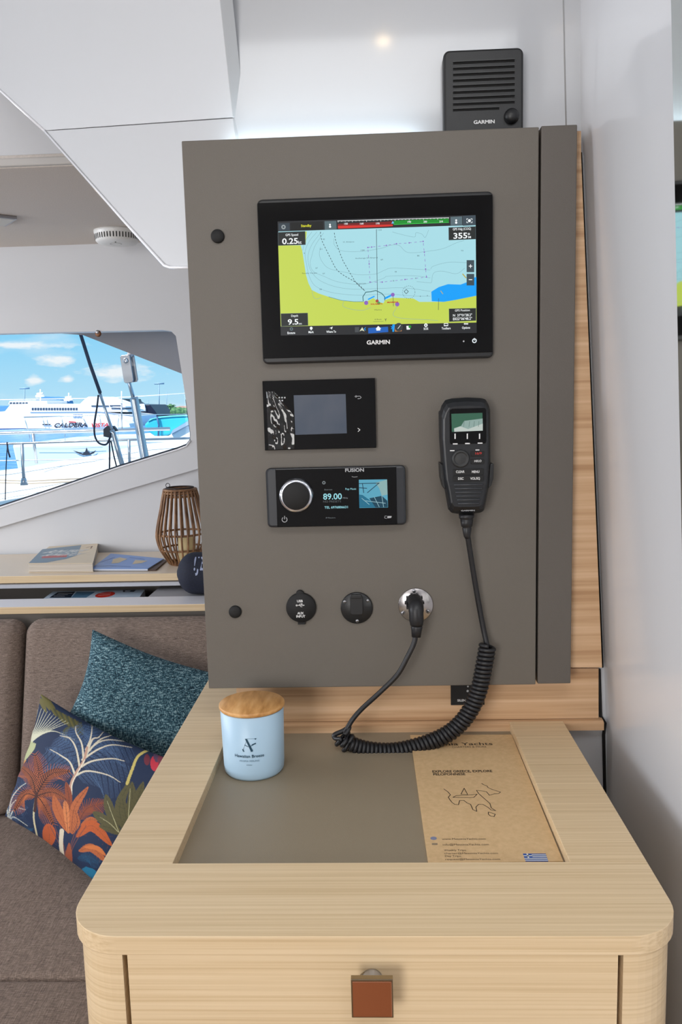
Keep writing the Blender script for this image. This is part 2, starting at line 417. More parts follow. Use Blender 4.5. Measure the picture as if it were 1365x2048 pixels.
wt = MB(); wt.tube([Vector((p.x, YB-.001, p.z-.002)) for p in hole[9:]], .003, gl, n=6); wt.build('window_edge', wo_)

# ================================================================== DESK
XL, XR = at(200.9, 1730, Z=ZD).x, at(1313, 1753, Z=ZD).x
YF = at(750, 1873, Z=ZD).y
IX0, IX1 = at(345, 1728, Z=ZD).x, at(1140, 1722, Z=ZD).x
IY0, IY1 = at(740, 1725, Z=ZD).y, YW-.018
desk = thing('desk', ((XL+XR)/2, -.2, 0), 'pale oak chart desk with rounded front corners and a recessed grey top', 'desk')
def corner(cx, cy, r, a0, a1, n=10): return [(cx+r*math.cos(math.radians(a0+(a1-a0)*i/n)), cy+r*math.sin(math.radians(a0+(a1-a0)*i/n))) for i in range(n+1)]
R_ = .05
fr = [(XL, IY0)]+corner(XL+R_, YF+R_, R_, 180, 270)+corner(XR-R_, YF+R_, R_, 270, 360)+[(XR, IY0)]
t = .0175; d = MB()
up = lambda pts, z: [Vector((x, y, z)) for x, y in pts]
d.prism(up(fr, ZD), (0, 0, -t), wood)
d.prism(up([(XL, IY0), (IX0, IY0), (IX0, YW-.002), (-.2, YW-.002), (-.2, .33), (XL, .33)], ZD), (0, 0, -t), wood)
d.prism(up([(IX1, IY0), (XR, IY0), (XR, YW-.006), (IX1, YW-.006)], ZD), (0, 0, -t), wood)
d.build('desk_top', desk, bevel=.0006)
d = MB(); d.prism(up([(IX0-.004, IY0-.004), (IX1+.004, IY0-.004), (IX1+.004, YW-.001), (IX0-.004, YW-.001)], ZD-.0125), (0, 0, -.004), inlay)
d.build('inlay_panel', desk)
lx = at(1209, 1445, Y=IY1).x
d = MB(); zz = at(1170, 1461, Y=IY1).z
d.prism([Vector((IX0, IY1, zz)), Vector((IX0, IY1, ZD-.002)), Vector((IX0, IY1+.004, ZD)), Vector((IX0, YW-.002, ZD+.001)), Vector((IX0, YW-.002, zz))], (lx-IX0, 0, 0), wood_y)
d.build('back_rail', desk)
# body with rounded corners and a drawer between two shadow gaps
bi = .006; yb0 = YF+.0005
zb = ZD-t
b = MB()
sx0, sx1 = at(249, 1908, Y=YF).x, at(1243, 1905, Y=YF).x
zt = at(700, 1906, Y=YF).z
bodyL = [(sx0-.0022, YF+.02), (sx0-.0022, yb0)]+list(reversed(corner(XL+bi+R_-.006, yb0+R_-.006, R_-.006, 180, 270)))+[(XL+bi, .3), (XL+bi+.018, .3), (XL+bi+.018, YF+.02)]
bodyR = [(XR-bi-.018, YF+.02), (XR-bi-.018, YW-.01), (XR-bi, YW-.01)]+list(reversed(corner(XR-bi-R_+.006, yb0+R_-.006, R_-.006, 270, 360)))+[(sx1+.0022, yb0), (sx1+.0022, YF+.02)]
for q in (bodyL, bodyR): b.prism(up(q, zb), (0, 0, -(zb-.0)), wood_b)
b.box((sx0-.003, yb0, zt), (sx1+.003, YF+.02, zb), wood_b)
b.box((XL+.02, YF+.022, 0), (XR-.02, YF+.026, zb), gap)
b.box((XL+.03, YF+.03, ZD-.05), (XR-.03, YW-.02, ZD-.02), wood)
b.build('desk_body', desk)
dr = MB(); dr.box((sx0+.0022, yb0, ZD-.24), (sx1-.0022, YF+.019, zt), wood_b); dro = dr.build('drawer', desk)
lo = MB(); lo.box((sx0+.0022, yb0, .06), (sx1-.0022, YF+.019, ZD-.243), wood_b); lo.build('lower_door', desk, bevel=.0008)
k0, k1 = at(702, 1957, Y=YF-.022), at(788, 2038, Y=YF-.022)
kb = MB(); kc = Vector(((k0.x+k1.x)/2, YF, (k0.z+k1.z)/2)); hw = (k1.x-k0.x)/2
kb.box((kc.x-hw, YF-.022, kc.z-hw), (kc.x+hw, YF-.0165, kc.z+hw), bronze)
kb.box((kc.x-hw+.0012, YF-.0226, kc.z-hw+.0012), (kc.x+hw-.0012, YF-.0218, kc.z+hw-.0018), copper)
kb.lathe([(.009, 0), (.009, .003), (.007, .006), (.007, .018)], (kc.x, YF, kc.z+.002), chrome_b, axis=(0, -1, 0))
kb.lathe([(.0125, 0), (.0125, .002), (.011, .003), (.001, .003)], (kc.x-.001, YF, kc.z-.003), bronze, axis=(0, -1, 0))
kb.build('knob', dro, label='square copper-faced knob', bevel=.0006)

# ================================================================== CABINET WITH INSTRUMENT DOOR
DX0, DX1, DZ0, DZ1 = -.2315, .2145, at(700, 1374, Y=0).z, at(700, 268.5, Y=0).z
cab = thing('instrument_cabinet', (0, .02, DZ0), 'matte taupe wall cabinet door full of marine instruments, above the oak desk', 'cabinet')
MB().box((DX0, 0, DZ0), (DX1, .018, DZ1), taupe).build('door', cab, bevel=.0012)
fx0, fx1 = DX1+.0028, at(1149, 800, Y=0).x
MB().box((fx0, 0, DZ0+.001), (fx1, .018, DZ1+.001), taupe_dk).build('side_panel', cab, bevel=.0012)
MB().box((DX0+.01, .0195, DZ0+.012), (fx1-.006, YW-.0015, DZ1-.006), gap).build('cabinet_body', cab)
pr = [at(x, y, Y=.0195) for x, y in ((1060, 1335), (1205, 1335), (1163, 312), (1163, 262), (1060, 262))]
MB().prism(pr, (0, YW-.021, 0), wood_y).build('backing_panel', cab, label='oak backing board')
for (x, y) in ((436, 473), (471, 1223)):
    c = at(x, y, Y=0); MB().lathe([(.0085, 0), (.0085, .003), (.0075, .0045), (.002, .005)], (c.x, 0, c.z), blackm, axis=(0, -1, 0)).build('push_latch', cab, label='round black push latch')
lw = [at(x, y, Y=YW-.008) for x, y in ((470, 1380), (470, 1437), (1198, 1437), (1198, 1337), (1060, 1337), (1060, 1320), (470, 1320))]
lw[0].x = lw[1].x = lw[-1].x = -.2; lw[1].z = lw[2].z = ZD+.0012
MB().prism(lw, (0, .006, 0), wood_y).build('backsplash', desk, label='horizontal oak board between desk and cabinet')
# dark expansion gap beside the oak
gp = MB()
gp.tube([at(x, y, Y=YW-.0035) for x, y in ((1163, 305), (1206, 1335))], .0013, gap, n=6)
gp.tube([at(x, y, Y=YW-.0035) for x, y in ((1199, 1338), (1202, 1432), (1211, 1446), (1208, 1470), (1212, 1640))], .0022, gap, n=6)
ST(gp, 'trim_7')
# unseen glowing strip added on the cabinet body to brighten the wall above
ls = MB(); ls.box((DX0+.03, .024, DZ1-.005), (DX0+.30, .036, DZ1-.002), E('strip', (225, 245, 255), 12))
ls.build('added_glow_strip', label='unseen glowing strip added behind the taupe door to brighten the wall', cat='lamp')

# mirror door at the right edge
e0, e1 = at(1343, 0, Y=-.30), at(1363, 1000, Y=-.30)
dirv = (e1-e0)/(e1.z-e0.z)
def mpt(z, s): p = e0+dirv*(z-e0.z); return p+Vector((.148, -1, 0))*s
mm = MB(); q = [mpt(1.02, 0), mpt(1.02, .34), mpt(2.05, .34), mpt(2.05, 0)]
mm.prism(q, (.018, .003, 0), mat('mirror', (225, 230, 228), rough=.05, metal=1))
mm.build('mirror', label='tall mirror at the right edge reflecting the chart display', cat='mirror')

# ================================================================== INSTRUMENTS ON THE DOOR
O0 = lambda y: (0, y, 0)
UX, UZ = (1, 0, 0), (0, 0, 1)
def slab(px4, y_front, y_back, m, name, parent, r=.006, bevel=.0015, **k):
    """rounded slab whose front face fills the photo box px4 (x0,y0,x1,y1) on plane y_front"""
    x0, y0, x1, y1 = px4
    a = [at(x0, y0, Y=y_front), at(x1, y0, Y=y_front), at(x0, y1, Y=y_front), at(x1, y1, Y=y_front)]
    X0 = (a[0].x+a[2].x)/2; X1 = (a[1].x+a[3].x)/2; Z1 = (a[0].z+a[1].z)/2; Z0 = (a[2].z+a[3].z)/2
    b = MB(); b.prism([Vector((x, y_front, z)) for x, z in rrect(X0, Z0, X1, Z1, r)], (0, y_back-y_front, 0), m)
    return b.build(name, parent, bevel=bevel, **k), (X0, Z0, X1, Z1)

# ---- chartplotter
cpx = at(755, 724, Y=0)
cp = thing('chartplotter', (cpx.x, 0, cpx.z), 'large black chart display showing a yellow and pale blue sea chart', 'chartplotter')
_, bx = slab((519.5, 390, 987.5, 722), -.010, .0, black, 'bezel', cp, r=.007, bevel=.0025)
gz0 = at(750, 711, Y=-.0105).z; gz1 = at(750, 398, Y=-.0105).z
MB().box((bx[0]+.0012, -.0112, gz0), (bx[2]-.0012, -.0095, gz1), mat('display_glass', (9, 9, 10), rough=.1, spec=.3)).build('front_glass', cp, bevel=.0004)
B = lambda x, y: (540+.1685*x, 410+.1685*y)
Q = lambda x, y: (760+.1685*x, 410+.1685*y)
c = Canvas(O0(-.0113), UX, UZ)
sea = E('chart_sea', (168, 220, 230)); land = E('chart_land', (196, 214, 84)); shal = E('chart_shallow', (0, 160, 250)); dk = E('chart_box', (34, 38, 38)); ink = E('chart_ink', (48, 62, 70)); fnt = E('chart_contour', (128, 168, 178)); wt_ = E('chart_white', (245, 250, 252)); bar = E('chart_bar', (34, 36, 40)); greyb = E('chart_grey', (92, 112, 118))
c.poly([(555.5, 443), (952, 430), (954, 666), (562, 671)], bar, 1)
c.poly([(557, 463), (952, 450), (953.5, 645), (562, 653)], sea, 2)
ly = [B(100, 480), B(365, 478), B(385, 540), B(410, 700), B(430, 830), B(460, 930), B(500, 1010), B(580, 1050), B(700, 1090), B(850, 1130), B(1000, 1145), B(1110, 1147), B(1160, 1140), B(1230, 1105), B(1290, 1150), B(1350, 1165), Q(60, 1130), Q(150, 1100), Q(270, 1105), Q(400, 1110), Q(470, 1150), Q(600, 1150), Q(760, 1150), Q(900, 1127), Q(1148, 1077), (953.5, 645), (562, 653)]
c.poly(ly, land, 3); c.poly([B(420, 315), B(440, 315), B(425, 470), B(418, 470)], land, 3)
c.poly([Q(612, 1030), Q(700, 975), Q(810, 940), Q(960, 945), Q(1040, 915), Q(1125, 860), Q(1148, 855), Q(1148, 1077), Q(900, 1127), Q(760, 1150), Q(618, 1142)], shal, 4)
def sp2(pts, n=6): return [(p.x, p.y) for p in spline([Vector((a, b, 0)) for a, b in pts], n)]
W1 = .00035
for pts in ([B(560, 320), B(470, 430), B(420, 560), B(440, 720), B(470, 850), B(540, 960), B(700, 1030), B(900, 1062), B(1100, 1070), B(1330, 1060), Q(150, 1060), Q(400, 1080), Q(600, 1082)],
            [B(610, 320), B(500, 470), B(455, 600), B(470, 740), B(540, 850), B(640, 920), B(800, 975), B(1000, 1000), B(1200, 995), Q(0, 990), Q(300, 985), Q(600, 1025)],
            [B(640, 330), B(540, 480), B(500, 600), B(480, 700), B(520, 790), B(650, 850), B(800, 910), B(1000, 940), B(1150, 935), B(1350, 870), Q(100, 845), Q(400, 840), Q(600, 865)],
            [B(600, 500), B(590, 600), B(640, 700), B(720, 760), B(900, 800), B(1050, 828), B(1250, 820), B(1360, 775), Q(150, 748), Q(400, 760), Q(600, 772)],
            [B(760, 400), B(770, 480), B(860, 545), B(1100, 550), B(1340, 510), Q(120, 480), Q(230, 480), Q(340, 565), Q(600, 545), Q(760, 515), Q(920, 445), Q(1000, 425)],
            [Q(605, 760), Q(640, 725), Q(820, 680), Q(1040, 685)], [Q(615, 920), Q(640, 810), Q(740, 785), Q(910, 815), Q(1010, 750)],
            [Q(440, 910), Q(615, 925)], [Q(150, 320), Q(240, 345), Q(410, 380), Q(430, 330), Q(500, 345), Q(540, 385), Q(580, 300)],
            [B(500, 320), B(420, 430), B(390, 540)], [B(500, 1010), B(520, 1090), B(560, 1115), B(610, 1095)],
            [B(880, 1140), B(870, 1200), B(960, 1235), B(1100, 1250), B(1200, 1215)], [Q(205, 1200), Q(190, 1330), Q(690, 1370)]):
    c.line(sp2(pts), W1, fnt, 4)
coast = [B(700, 1090), B(850, 1132), B(1000, 1147), B(1110, 1147)]
c.line(coast, .0005, E('coast', (30, 120, 150)), 5)
for pts in ([B(600, 320), B(618, 420), B(700, 590), B(740, 670), B(790, 760), B(870, 830), B(1000, 905), B(1060, 950), B(1130, 1020)],
            [B(766, 330), B(785, 430), B(860, 640), B(920, 750), B(990, 870), B(1040, 940), B(1130, 1020)]):
    c.line(sp2(pts), .0007, ink, 5, dash=(.0022, .0016))
c.line([B(1266, 290), B(1280, 1150)], .0006, ink, 5)
mg = E('chart_magenta', (140, 100, 190))
bd_ = [B(1165, 505), B(1210, 500), Q(80, 480), Q(200, 460), Q(350, 450), Q(515, 432), Q(530, 560), Q(545, 760), Q(555, 855), Q(300, 885), Q(30, 915), B(1190, 915), B(1180, 700)]
c.line(bd_, .0005, mg, 5, dash=(.003, .0035), closed=True)
pt = [Vector(c.px(p)) for p in bd_]+[Vector(c.px(bd_[0]))]
for a, b in zip(pt, pt[1:]):
    for i in range(max(1, int((b-a).length/.0115))):
        s = a.lerp(b, i/max(1, int((b-a).length/.0115))); c.disc((s.x, s.y), .0009, fnt if i % 2 else mg, 6, n=8, px=False)
c.line([B(1110, 1140), B(1105, 1090), B(1140, 1035), B(1200, 1030), B(1260, 1015), B(1330, 1050), B(1365, 1090), Q(60, 1130)], .0009, E('harbour', (44, 98, 104)), 6)
c.line([B(1170, 1120), B(1240, 1085)], .0016, shal, 6); c.line([Q(60, 1110), Q(90, 1095), Q(130, 1075)], .0022, shal, 6)
c.disc(B(1145, 1162), .0026, mg, 7); c.disc(Q(155, 1065), .0024, mg, 7); c.disc(Q(208, 1178), .0027, mg, 7)
c.disc(B(1275, 1140), .002, E('port_r', (170, 70, 60)), 7); c.disc(B(1295, 1165), .0019, E('port_g', (70, 170, 80)), 7)
red = E('chart_red', (190, 30, 24)); c.text('KALAMATA', *[B(x, 0)[0] for x in (1200, 1340)], B(0, 1185)[1], 2.6, red, 8, bold=.03)
c.text('MARINA', *[Q(x, 0)[0] for x in (90, 222)], Q(0, 1165)[1], 2.8, red, 8, bold=.03)
c.line([Q(158, 1080), Q(162, 1200)], .0005, ink, 7); c.line([Q(700, 1110), Q(697, 1245)], .0005, ink, 7)
yl = E('buoy', (190, 170, 60)); c.line([Q(985, 820), Q(1025, 865)], .0012, yl, 7); c.line([Q(725, 1020), Q(750, 1055)], .0008, yl, 7)
c.line([Q(270+75*math.cos(a/20*6.283)+75, 1035-75*math.sin(a/20*6.283)) for a in range(20)], .0004, ink, 6, dash=(.0012, .0012), closed=True)
c.line([Q(290, 1028), Q(315, 1002), Q(340, 1028), Q(315, 1054)], .0006, ink, 7, closed=True)
def bt(t, f, x0, x1, y, h, m, lv=8, bold=.0): c.text(t, f(x0, 0)[0], f(x1, 0)[0], f(0, y)[1], h, m, lv, bold=bold)
bt('O. Almiyros', B, 870, 1003, 447, 2.2, ink); bt('Anchorage Of Almyros', B, 1015, 1283, 640, 2.2, ink); bt('Paralia Vergas', B, 385, 560, 818, 2.2, ink); bt('Kalamata', B, 1035, 1143, 940, 2.2, ink); bt('Marina', B, 1245, 1330, 1252, 2.2, ink)
for t, f, x, y in (('51', B, 595, 532), ('124', B, 1083, 545), ('69', Q, 12, 657), ('86', Q, 445, 610), ('73', Q, 965, 550), ('42', Q, 177, 800), ('57', B, 543, 757), ('57', B, 628, 822), ('33', B, 590, 1010), ('90', B, 628, 415), ('9', Q, 560, 1085), ('5', B, 405, 580), ('133', B, 1285, 305), ('4', Q, 476, 1092)):
    bt(t, f, x, x+(26 if len(t) < 3 else 42) if len(t) > 1 else x+11, y, 2.4, ink)
c.line([B(1230, 1385), B(1350, 1382)], .0003, ink, 7); bt('0.9nm', B, 1245, 1325, 1367, 2.4, ink); c.line([Q(60, 1352), Q(70, 1362), Q(80, 1350)], .0006, ink, 7); c.line([Q(70, 1362), Q(71, 1378)], .0006, ink, 7)
# data boxes
def dbox(pp, lv=7):
    c.poly(pp, dk, lv); c.line([pp[0], pp[1], pp[2], pp[3]], .0003, greyb, lv+1, closed=True)
dbox([B(97, 325), B(420, 312), B(425, 472), B(100, 482)]); bt('GPS Speed', B, 187, 338, 370, 4.2, wt_, 10, .01); bt('0.25', B, 148, 335, 465, 10.5, wt_, 10, .02); bt('kt', B, 340, 378, 462, 6, wt_, 10, .01)
dbox([B(132, 1290), B(450, 1282), B(455, 1430), B(138, 1440)]); bt('Depth', B, 255, 336, 1328, 4, wt_, 10, .01); bt('9.5', B, 215, 340, 1420, 10, wt_, 10, .02); bt('m', B, 345, 380, 1420, 4, wt_, 10, .01)
dbox([Q(818, 268), Q(1138, 255), Q(1140, 405), Q(820, 418)]); bt('GPS Hdg (COG)', Q, 868, 1083, 302, 4.4, wt_, 10, .01); bt('355', Q, 876, 1040, 400, 10.5, wt_, 10, .02); bt('M', Q, 1052, 1083, 395, 4, wt_, 10, .01); c.disc(Q(1058, 345), .0013, wt_, 10, r_in=.0006)
dbox([Q(822, 1232), Q(1143, 1225), Q(1143, 1372), Q(825, 1385)]); bt('GPS Position', Q, 893, 1070, 1265, 4, wt_, 10, .005); bt("N  37°01'28.2\"", Q, 870, 1096, 1325, 4.6, wt_, 10, .015); bt("E022°06'48.2\"", Q, 870, 1096, 1368, 4.8, wt_, 10, .015)
# top bar
c.poly([B(105, 218), B(235, 212), B(238, 300), B(107, 308)], E('tb1', (50, 62, 72)), 7); c.disc(B(163, 262), .0027, E('tb2', (150, 158, 160)), 8, r_in=.0012)
c.poly([B(245, 210), B(630, 195), B(634, 292), B(247, 302)], E('tb3', (16, 18, 18)), 7); bt('Standby', B, 372, 495, 262, 4.6, E('yellow', (235, 235, 40)), 8, .015)
c.poly([B(650, 193), B(790, 187), B(793, 288), B(653, 296)], E('tb4', (82, 102, 108)), 7); c.disc(B(715, 233), .0011, wt_, 8); c.disc(B(716, 258), .0014, wt_, 8)
c.poly([B(805, 187), Q(820, 148), Q(820, 178), B(805, 218)], bar, 7)
rd = E('bar_red', (216, 48, 40)); gr = E('bar_green', (20, 140, 40))
c.poly([B(808, 225), B(1365, 200), Q(150, 192), Q(155, 252), B(1365, 262), B(812, 283)], E('bar_red_dk', (120, 24, 22)), 8); c.poly([B(808, 248), Q(155, 232), Q(155, 252), B(812, 281)], rd, 9)
c.poly([Q(165, 185), Q(820, 160), Q(820, 205), Q(165, 230)], gr, 8); c.line([Q(165, 232), Q(820, 207)], .0006, E('bar_green_l', (60, 210, 80)), 9); c.line([B(805, 190), Q(820, 152)], .0006, wt_, 9)
for i in range(32):
    f = i/31; x0, y0 = B(812, 190); x1, y1 = Q(815, 152); x = x0+(x1-x0)*f; y = y0+(y1-y0)*f
    c.line([(x, y), (x, y+(3 if i % 4 == 0 else 1.6))], .0004, wt_, 9)
for t, f, x in (('150', B, 885), ('160', B, 1072), ('170', B, 1262), ('190', Q, 330), ('200', Q, 520), ('210', Q, 708)):
    bt(t, f, x, x+42, 240-8*(0 if f is B else 3)-(x/80 if f is Q else x/140), 3.2, wt_, 10, .02)
c.poly([Q(138, 222), Q(155, 188), Q(172, 220)], E('cursor', (110, 190, 235)), 11)
c.poly([Q(840, 142), Q(978, 135), Q(980, 235), Q(842, 242)], E('tb5', (88, 108, 116)), 8); c.disc(Q(908, 182), .0012, wt_, 9); c.disc(Q(908, 210), .0014, wt_, 9)
c.poly([Q(985, 130), Q(1138, 122), Q(1140, 240), Q(987, 248)], E('tb6', (58, 72, 82)), 8); c.disc(Q(1065, 187), .0018, wt_, 9)
for sx_, sz_ in ((-1, -1), (1, -1), (1, 1), (-1, 1)): c.line([Q(1065+32*sx_, 187+10*sz_), Q(1065+32*sx_, 187+23*sz_), Q(1065+16*sx_, 187+23*sz_)], .0006, wt_, 9)
for ya, yb_, s in ((655, 798, '+'), (818, 955, '-')):
    c.poly([Q(1032, ya), Q(1122, ya), Q(1122, yb_), Q(1032, yb_)], E('zoom', (60, 76, 84)), 8)
    c.line([Q(1060, (ya+yb_)/2), Q(1096, (ya+yb_)/2)], .0009, wt_, 9)
    if s == '+': c.line([Q(1078, (ya+yb_)/2-19), Q(1078, (ya+yb_)/2+19)], .0009, wt_, 9)
# bottom bar
for t, f, x0, x1, y in (('Engage', B, 210, 302, 1532), ('Mark', B, 460, 523, 1522), ('Where To', B, 672, 787, 1518), ('SOS', Q, 522, 576, 1482), ('Toolbars', Q, 735, 842, 1478), ('Options', Q, 977, 1073, 1470)):
    bt(t, f, x0, x1, y, 4.2, wt_, 8, .02)
c.disc(B(257, 1472), .0021, greyb, 8, r_in=.001); c.disc(B(492, 1462), .0018, wt_, 8); c.poly([B(480, 1468), B(504, 1468), B(492, 1492)], wt_, 8)
c.poly([B(708, 1462), B(748, 1444), B(735, 1480), B(727, 1464)], wt_, 8); c.disc(Q(548, 1427), .0022, wt_, 8, r_in=.0008)
c.poly([Q(762, 1405), Q(812, 1403), Q(812, 1437), Q(762, 1439)], wt_, 8); c.poly([Q(768, 1412), Q(806, 1410), Q(806, 1426), Q(768, 1428)], bar, 9)
for i in range(3): c.disc(Q(1008+17*i, 1411), .0009, wt_, 8)
c.poly([B(1010, 1450), B(1060, 1448), B(1060, 1510), B(1010, 1512)], E('thumb', (70, 74, 78)), 8); c.poly([B(1065, 1500), B(1098, 1450), B(1125, 1500), B(1095, 1488)], E('thumb2', (214, 220, 190)), 9)
c.line([B(1137, 1455), B(1122, 1470), B(1137, 1486)], .0008, shal, 9)
c.poly([B(1168, 1460), Q(98, 1445), Q(102, 1508), B(1170, 1525)], E('home', (24, 96, 186)), 8)
c.poly([B(1256, 1472), B(1288, 1435), B(1322, 1468), B(1312, 1470), B(1312, 1490), B(1266, 1492), B(1266, 1472)], wt_, 9)
c.line([Q(135, 1440), Q(150, 1455), Q(137, 1472)], .0008, shal, 9); c.poly([Q(150, 1420), Q(180, 1415), Q(170, 1505), Q(150, 1505)], shal, 8)
c.poly([Q(175, 1440), Q(262, 1430), Q(262, 1498), Q(180, 1505)], E('thumb3', (176, 120, 70)), 8); c.disc(Q(226, 1450), .0052, E('radar', (52, 60, 62)), 9); c.line([Q(215, 1468), Q(246, 1428)], .0006, wt_, 10)
c.poly([Q(316, 1436), Q(360, 1433), Q(360, 1478), Q(320, 1480)], wt_, 8); c.disc(Q(358, 1445), .0018, gr, 9)
c.build('screen', cp, label='lit chart screen')
c = Canvas(O0(-.0113), UX, UZ)
c.text('GARMIN', 734, 780.5, 689, 7.6, printw, 1, bold=.03); c.build('logo', cp)
c = Canvas(O0(-.0113), UX, UZ); c.disc((949.5, 681.5), .0029, E('pwr', (230, 240, 245)), 1, r_in=.0017); c.line([(949.5, 676.5), (949.5, 681)], .0008, E('pwr', (0, 0, 0)), 2); c.disc((928, 682.5), .0011, printg, 1); c.build('power_button', cp)

# ---- battery monitor panel
cx_ = at(640, 900, Y=0)
bm = thing('battery_monitor', (cx_.x, 0, cx_.z), 'flat glossy black monitor panel with a small dim grey screen, below the chart display', 'monitor')
slab((527.5, 759, 752, 898.5), -.007, 0, gloss, 'glass_panel', bm, r=.0006, bevel=.0006)
F5 = lambda x, y: (500+.2491*x, 740+.2491*y)
c = Canvas(O0(-.0071), UX, UZ); c.poly([F5(352, 203), F5(770, 193), F5(780, 508), F5(366, 521)], ramp_mat('dim_lcd', ((.3, (60, 74, 92)), (.7, (104, 107, 116))), (9, 1, 6), rough=.12, bump=0), 1); c.build('screen', bm, label='dim grey screen')
c = Canvas(O0(-.0071), UX, UZ)
for x, y in ((237, 222), (259, 222), (281, 222), (239, 245), (261, 245)): c.poly([F5(x-6, y-6), F5(x+6, y-6), F5(x+6, y+6), F5(x-6, y+6)], printg, 1)
c.build('menu_mark', bm); c = Canvas(O0(-.0071), UX, UZ); c.line([F5(845, 212), F5(885, 210), F5(895, 220), F5(885, 230), F5(868, 231)], .0007, printg, 1); c.poly([F5(840, 212), F5(856, 202), F5(856, 222)], printg, 1)
c.build('back_mark', bm); c = Canvas(O0(-.0071), UX, UZ); c.line([F5(868, 468), F5(886, 480), F5(870, 494)], .0008, printw, 1); c.build('forward_mark', bm)
film = bpy.data.materials.new('clear_film'); film.use_nodes = True; n = film.node_tree.nodes; l = film.node_tree.links; n.remove(n['Principled BSDF'])
g_ = n.new('ShaderNodeBsdfGlossy'); g_.inputs['Roughness'].default_value = .06; t_ = n.new('ShaderNodeBsdfTransparent'); mx_ = n.new('ShaderNodeMixShader'); mx_.inputs[0].default_value = .06
l.new(t_.outputs[0], mx_.inputs[1]); l.new(g_.outputs[0], mx_.inputs[2]); l.new(mx_.outputs[0], n['Material Output'].inputs[0])
fm = MB(); rnd = random.Random(3)
fp = at(533, 783, Y=-.008); fq = at(590, 900, Y=-.008)
fo = [[rnd.uniform(0, .0022) for _ in range(9)] for _ in range(13)]
def filmf(u, v):
    i = min(int(u*8), 7); j = min(int(v*12), 11); a = u*8-i; b = v*12-j
    h = (fo[j][i]*(1-a)+fo[j][i+1]*a)*(1-b)+(fo[j+1][i]*(1-a)+fo[j+1][i+1]*a)*b
    wtop = .3+.7*min(1, v*2.4)
    return Vector((fp.x+(fq.x-fp.x)*u*wtop, -.0079-h, fp.z+(fq.z-fp.z)*v*.98))
fm.grid(filmf, 24, 36, film); fm.build('protective_film', bm, label='crumpled clear film on its left side')

# ---- stereo
cx_ = at(675, 1052, Y=0)
sr = thing('marine_stereo', (cx_.x, 0, cx_.z), 'black marine stereo with a silver-ringed dial, tuned to 89.00', 'stereo')
_, sbx = slab((533, 934, 812.5, 1053), -.013, 0, slate, 'side_trim', sr, r=.006, bevel=.003)
a = at(551, 938, Y=-.0135); b = at(795, 1048, Y=-.0135)
MB().box((a.x, -.0142, sbx[1]+.001), (b.x, -.012, sbx[3]-.001), gloss).build('face_glass', sr, bevel=.0006)
dc = at(592.5, 991.5, Y=-.022)
k = MB(); k.lathe([(.0215, 0), (.0222, .002), (.0222, .008), (.0205, .011), (.0187, .0115)], (dc.x, -.0142, dc.z), mat('silver_ring', (222, 226, 236), rough=.15, metal=1), axis=(0, -1, 0), n=48)
dl = k.build('dial', sr, label='round silver-ringed dial')
MB().lathe([(.0188, 0), (.0188, .0105), (.0175, .0118), (.001, .012)], (dc.x, -.0146, dc.z), blackm, axis=(0, -1, 0), n=48).build('dial_cap', dl, label='black dial cap')
c = Canvas(O0(-.0143), UX, UZ)
cy_ = E('st_cyan', (150, 215, 225)); g1 = E('st_grey', (120, 128, 132), .9)
def st(t, x0, x1, y, h, m, bold=0): c.text(t, F5(x0, 0)[0], F5(x1, 0)[0], F5(0, y)[1], h, m, 2, bold=bold)
st('89.00', 590, 740, 1040, 11.5, cy_, .015); st('MHz', 748, 788, 1035, 3.6, g1); st('NO PRESETS', 590, 733, 1065, 4, E('st_dim', (92, 100, 104), .8)); st('TEL 6976806631', 600, 788, 1113, 4.6, cy_, .01); st('Pop Music', 768, 855, 963, 3.8, cy_); st('Stereo', 598, 662, 966, 2.6, g1); st('Main', 612, 686, 1192, 2.4, g1)
c.disc(F5(595, 905), .0022, g1, 2, r_in=.001)
c.poly([F5(876, 881), F5(1103, 878), F5(1110, 1104), F5(880, 1108)], E('st_pic', (96, 178, 206), .8), 2)
c.poly([F5(877, 1000), F5(905, 1003), F5(985, 1060), F5(1060, 1104), F5(880, 1106)], E('st_pic2', (30, 118, 150), .8), 3)
c.poly([F5(1010, 905), F5(1103, 880), F5(1106, 1000), F5(1060, 1010), F5(1040, 950)], E('st_pic3', (150, 190, 190), .8), 3)
c.poly([F5(960, 1030), F5(1060, 1010), F5(1105, 1050), F5(1108, 1102), F5(1010, 1104)], E('st_pic5', (14, 70, 92), .8), 4)
for p in ([(878, 912), (1040, 908)], [(1035, 910), (945, 985)], [(905, 912), (915, 985)], [(880, 945), (940, 950)]): c.line([F5(*q) for q in p], .0009, E('st_pic4', (10, 52, 78), .8), 4)
for p in ([(900, 1030), (960, 1080)], [(1000, 1020), (1040, 1100)], [(1060, 1010), (1075, 1100)], [(930, 1050), (1090, 1070)]): c.line([F5(*q) for q in p], .0006, E('st_pic6', (170, 215, 225), .8), 5)
c.build('screen', sr, label='colour display with station text')
c = Canvas(O0(-.0143), UX, UZ); c.text('FUSION', *[F5(x, 0)[0] for x in (766, 917)], F5(0, 818)[1], 6.4, printg, 1, bold=.03); c.build('logo', sr)
c = Canvas(O0(-.0143), UX, UZ); p = F5(279, 1201); c.disc(p, .0037, printg, 1, r_in=.0029, a0=125, a1=415); c.line([(p[0], p[1]-7), (p[0], p[1]-1)], .0008, printg, 1)
c.build('power_mark', sr); c = Canvas(O0(-.0143), UX, UZ); c.line([F5(820, 855), F5(835, 860), F5(864, 857)], .0005, printg, 1); c.build('select_mark', sr); c = Canvas(O0(-.0143), UX, UZ); c.line([F5(1100, 1172), F5(1085, 1172), F5(1082, 1188), F5(1100, 1192)], .0005, printg, 1); c.poly([F5(1106, 1172), F5(1140, 1172), F5(1136, 1188), F5(1104, 1190)], printg, 1)
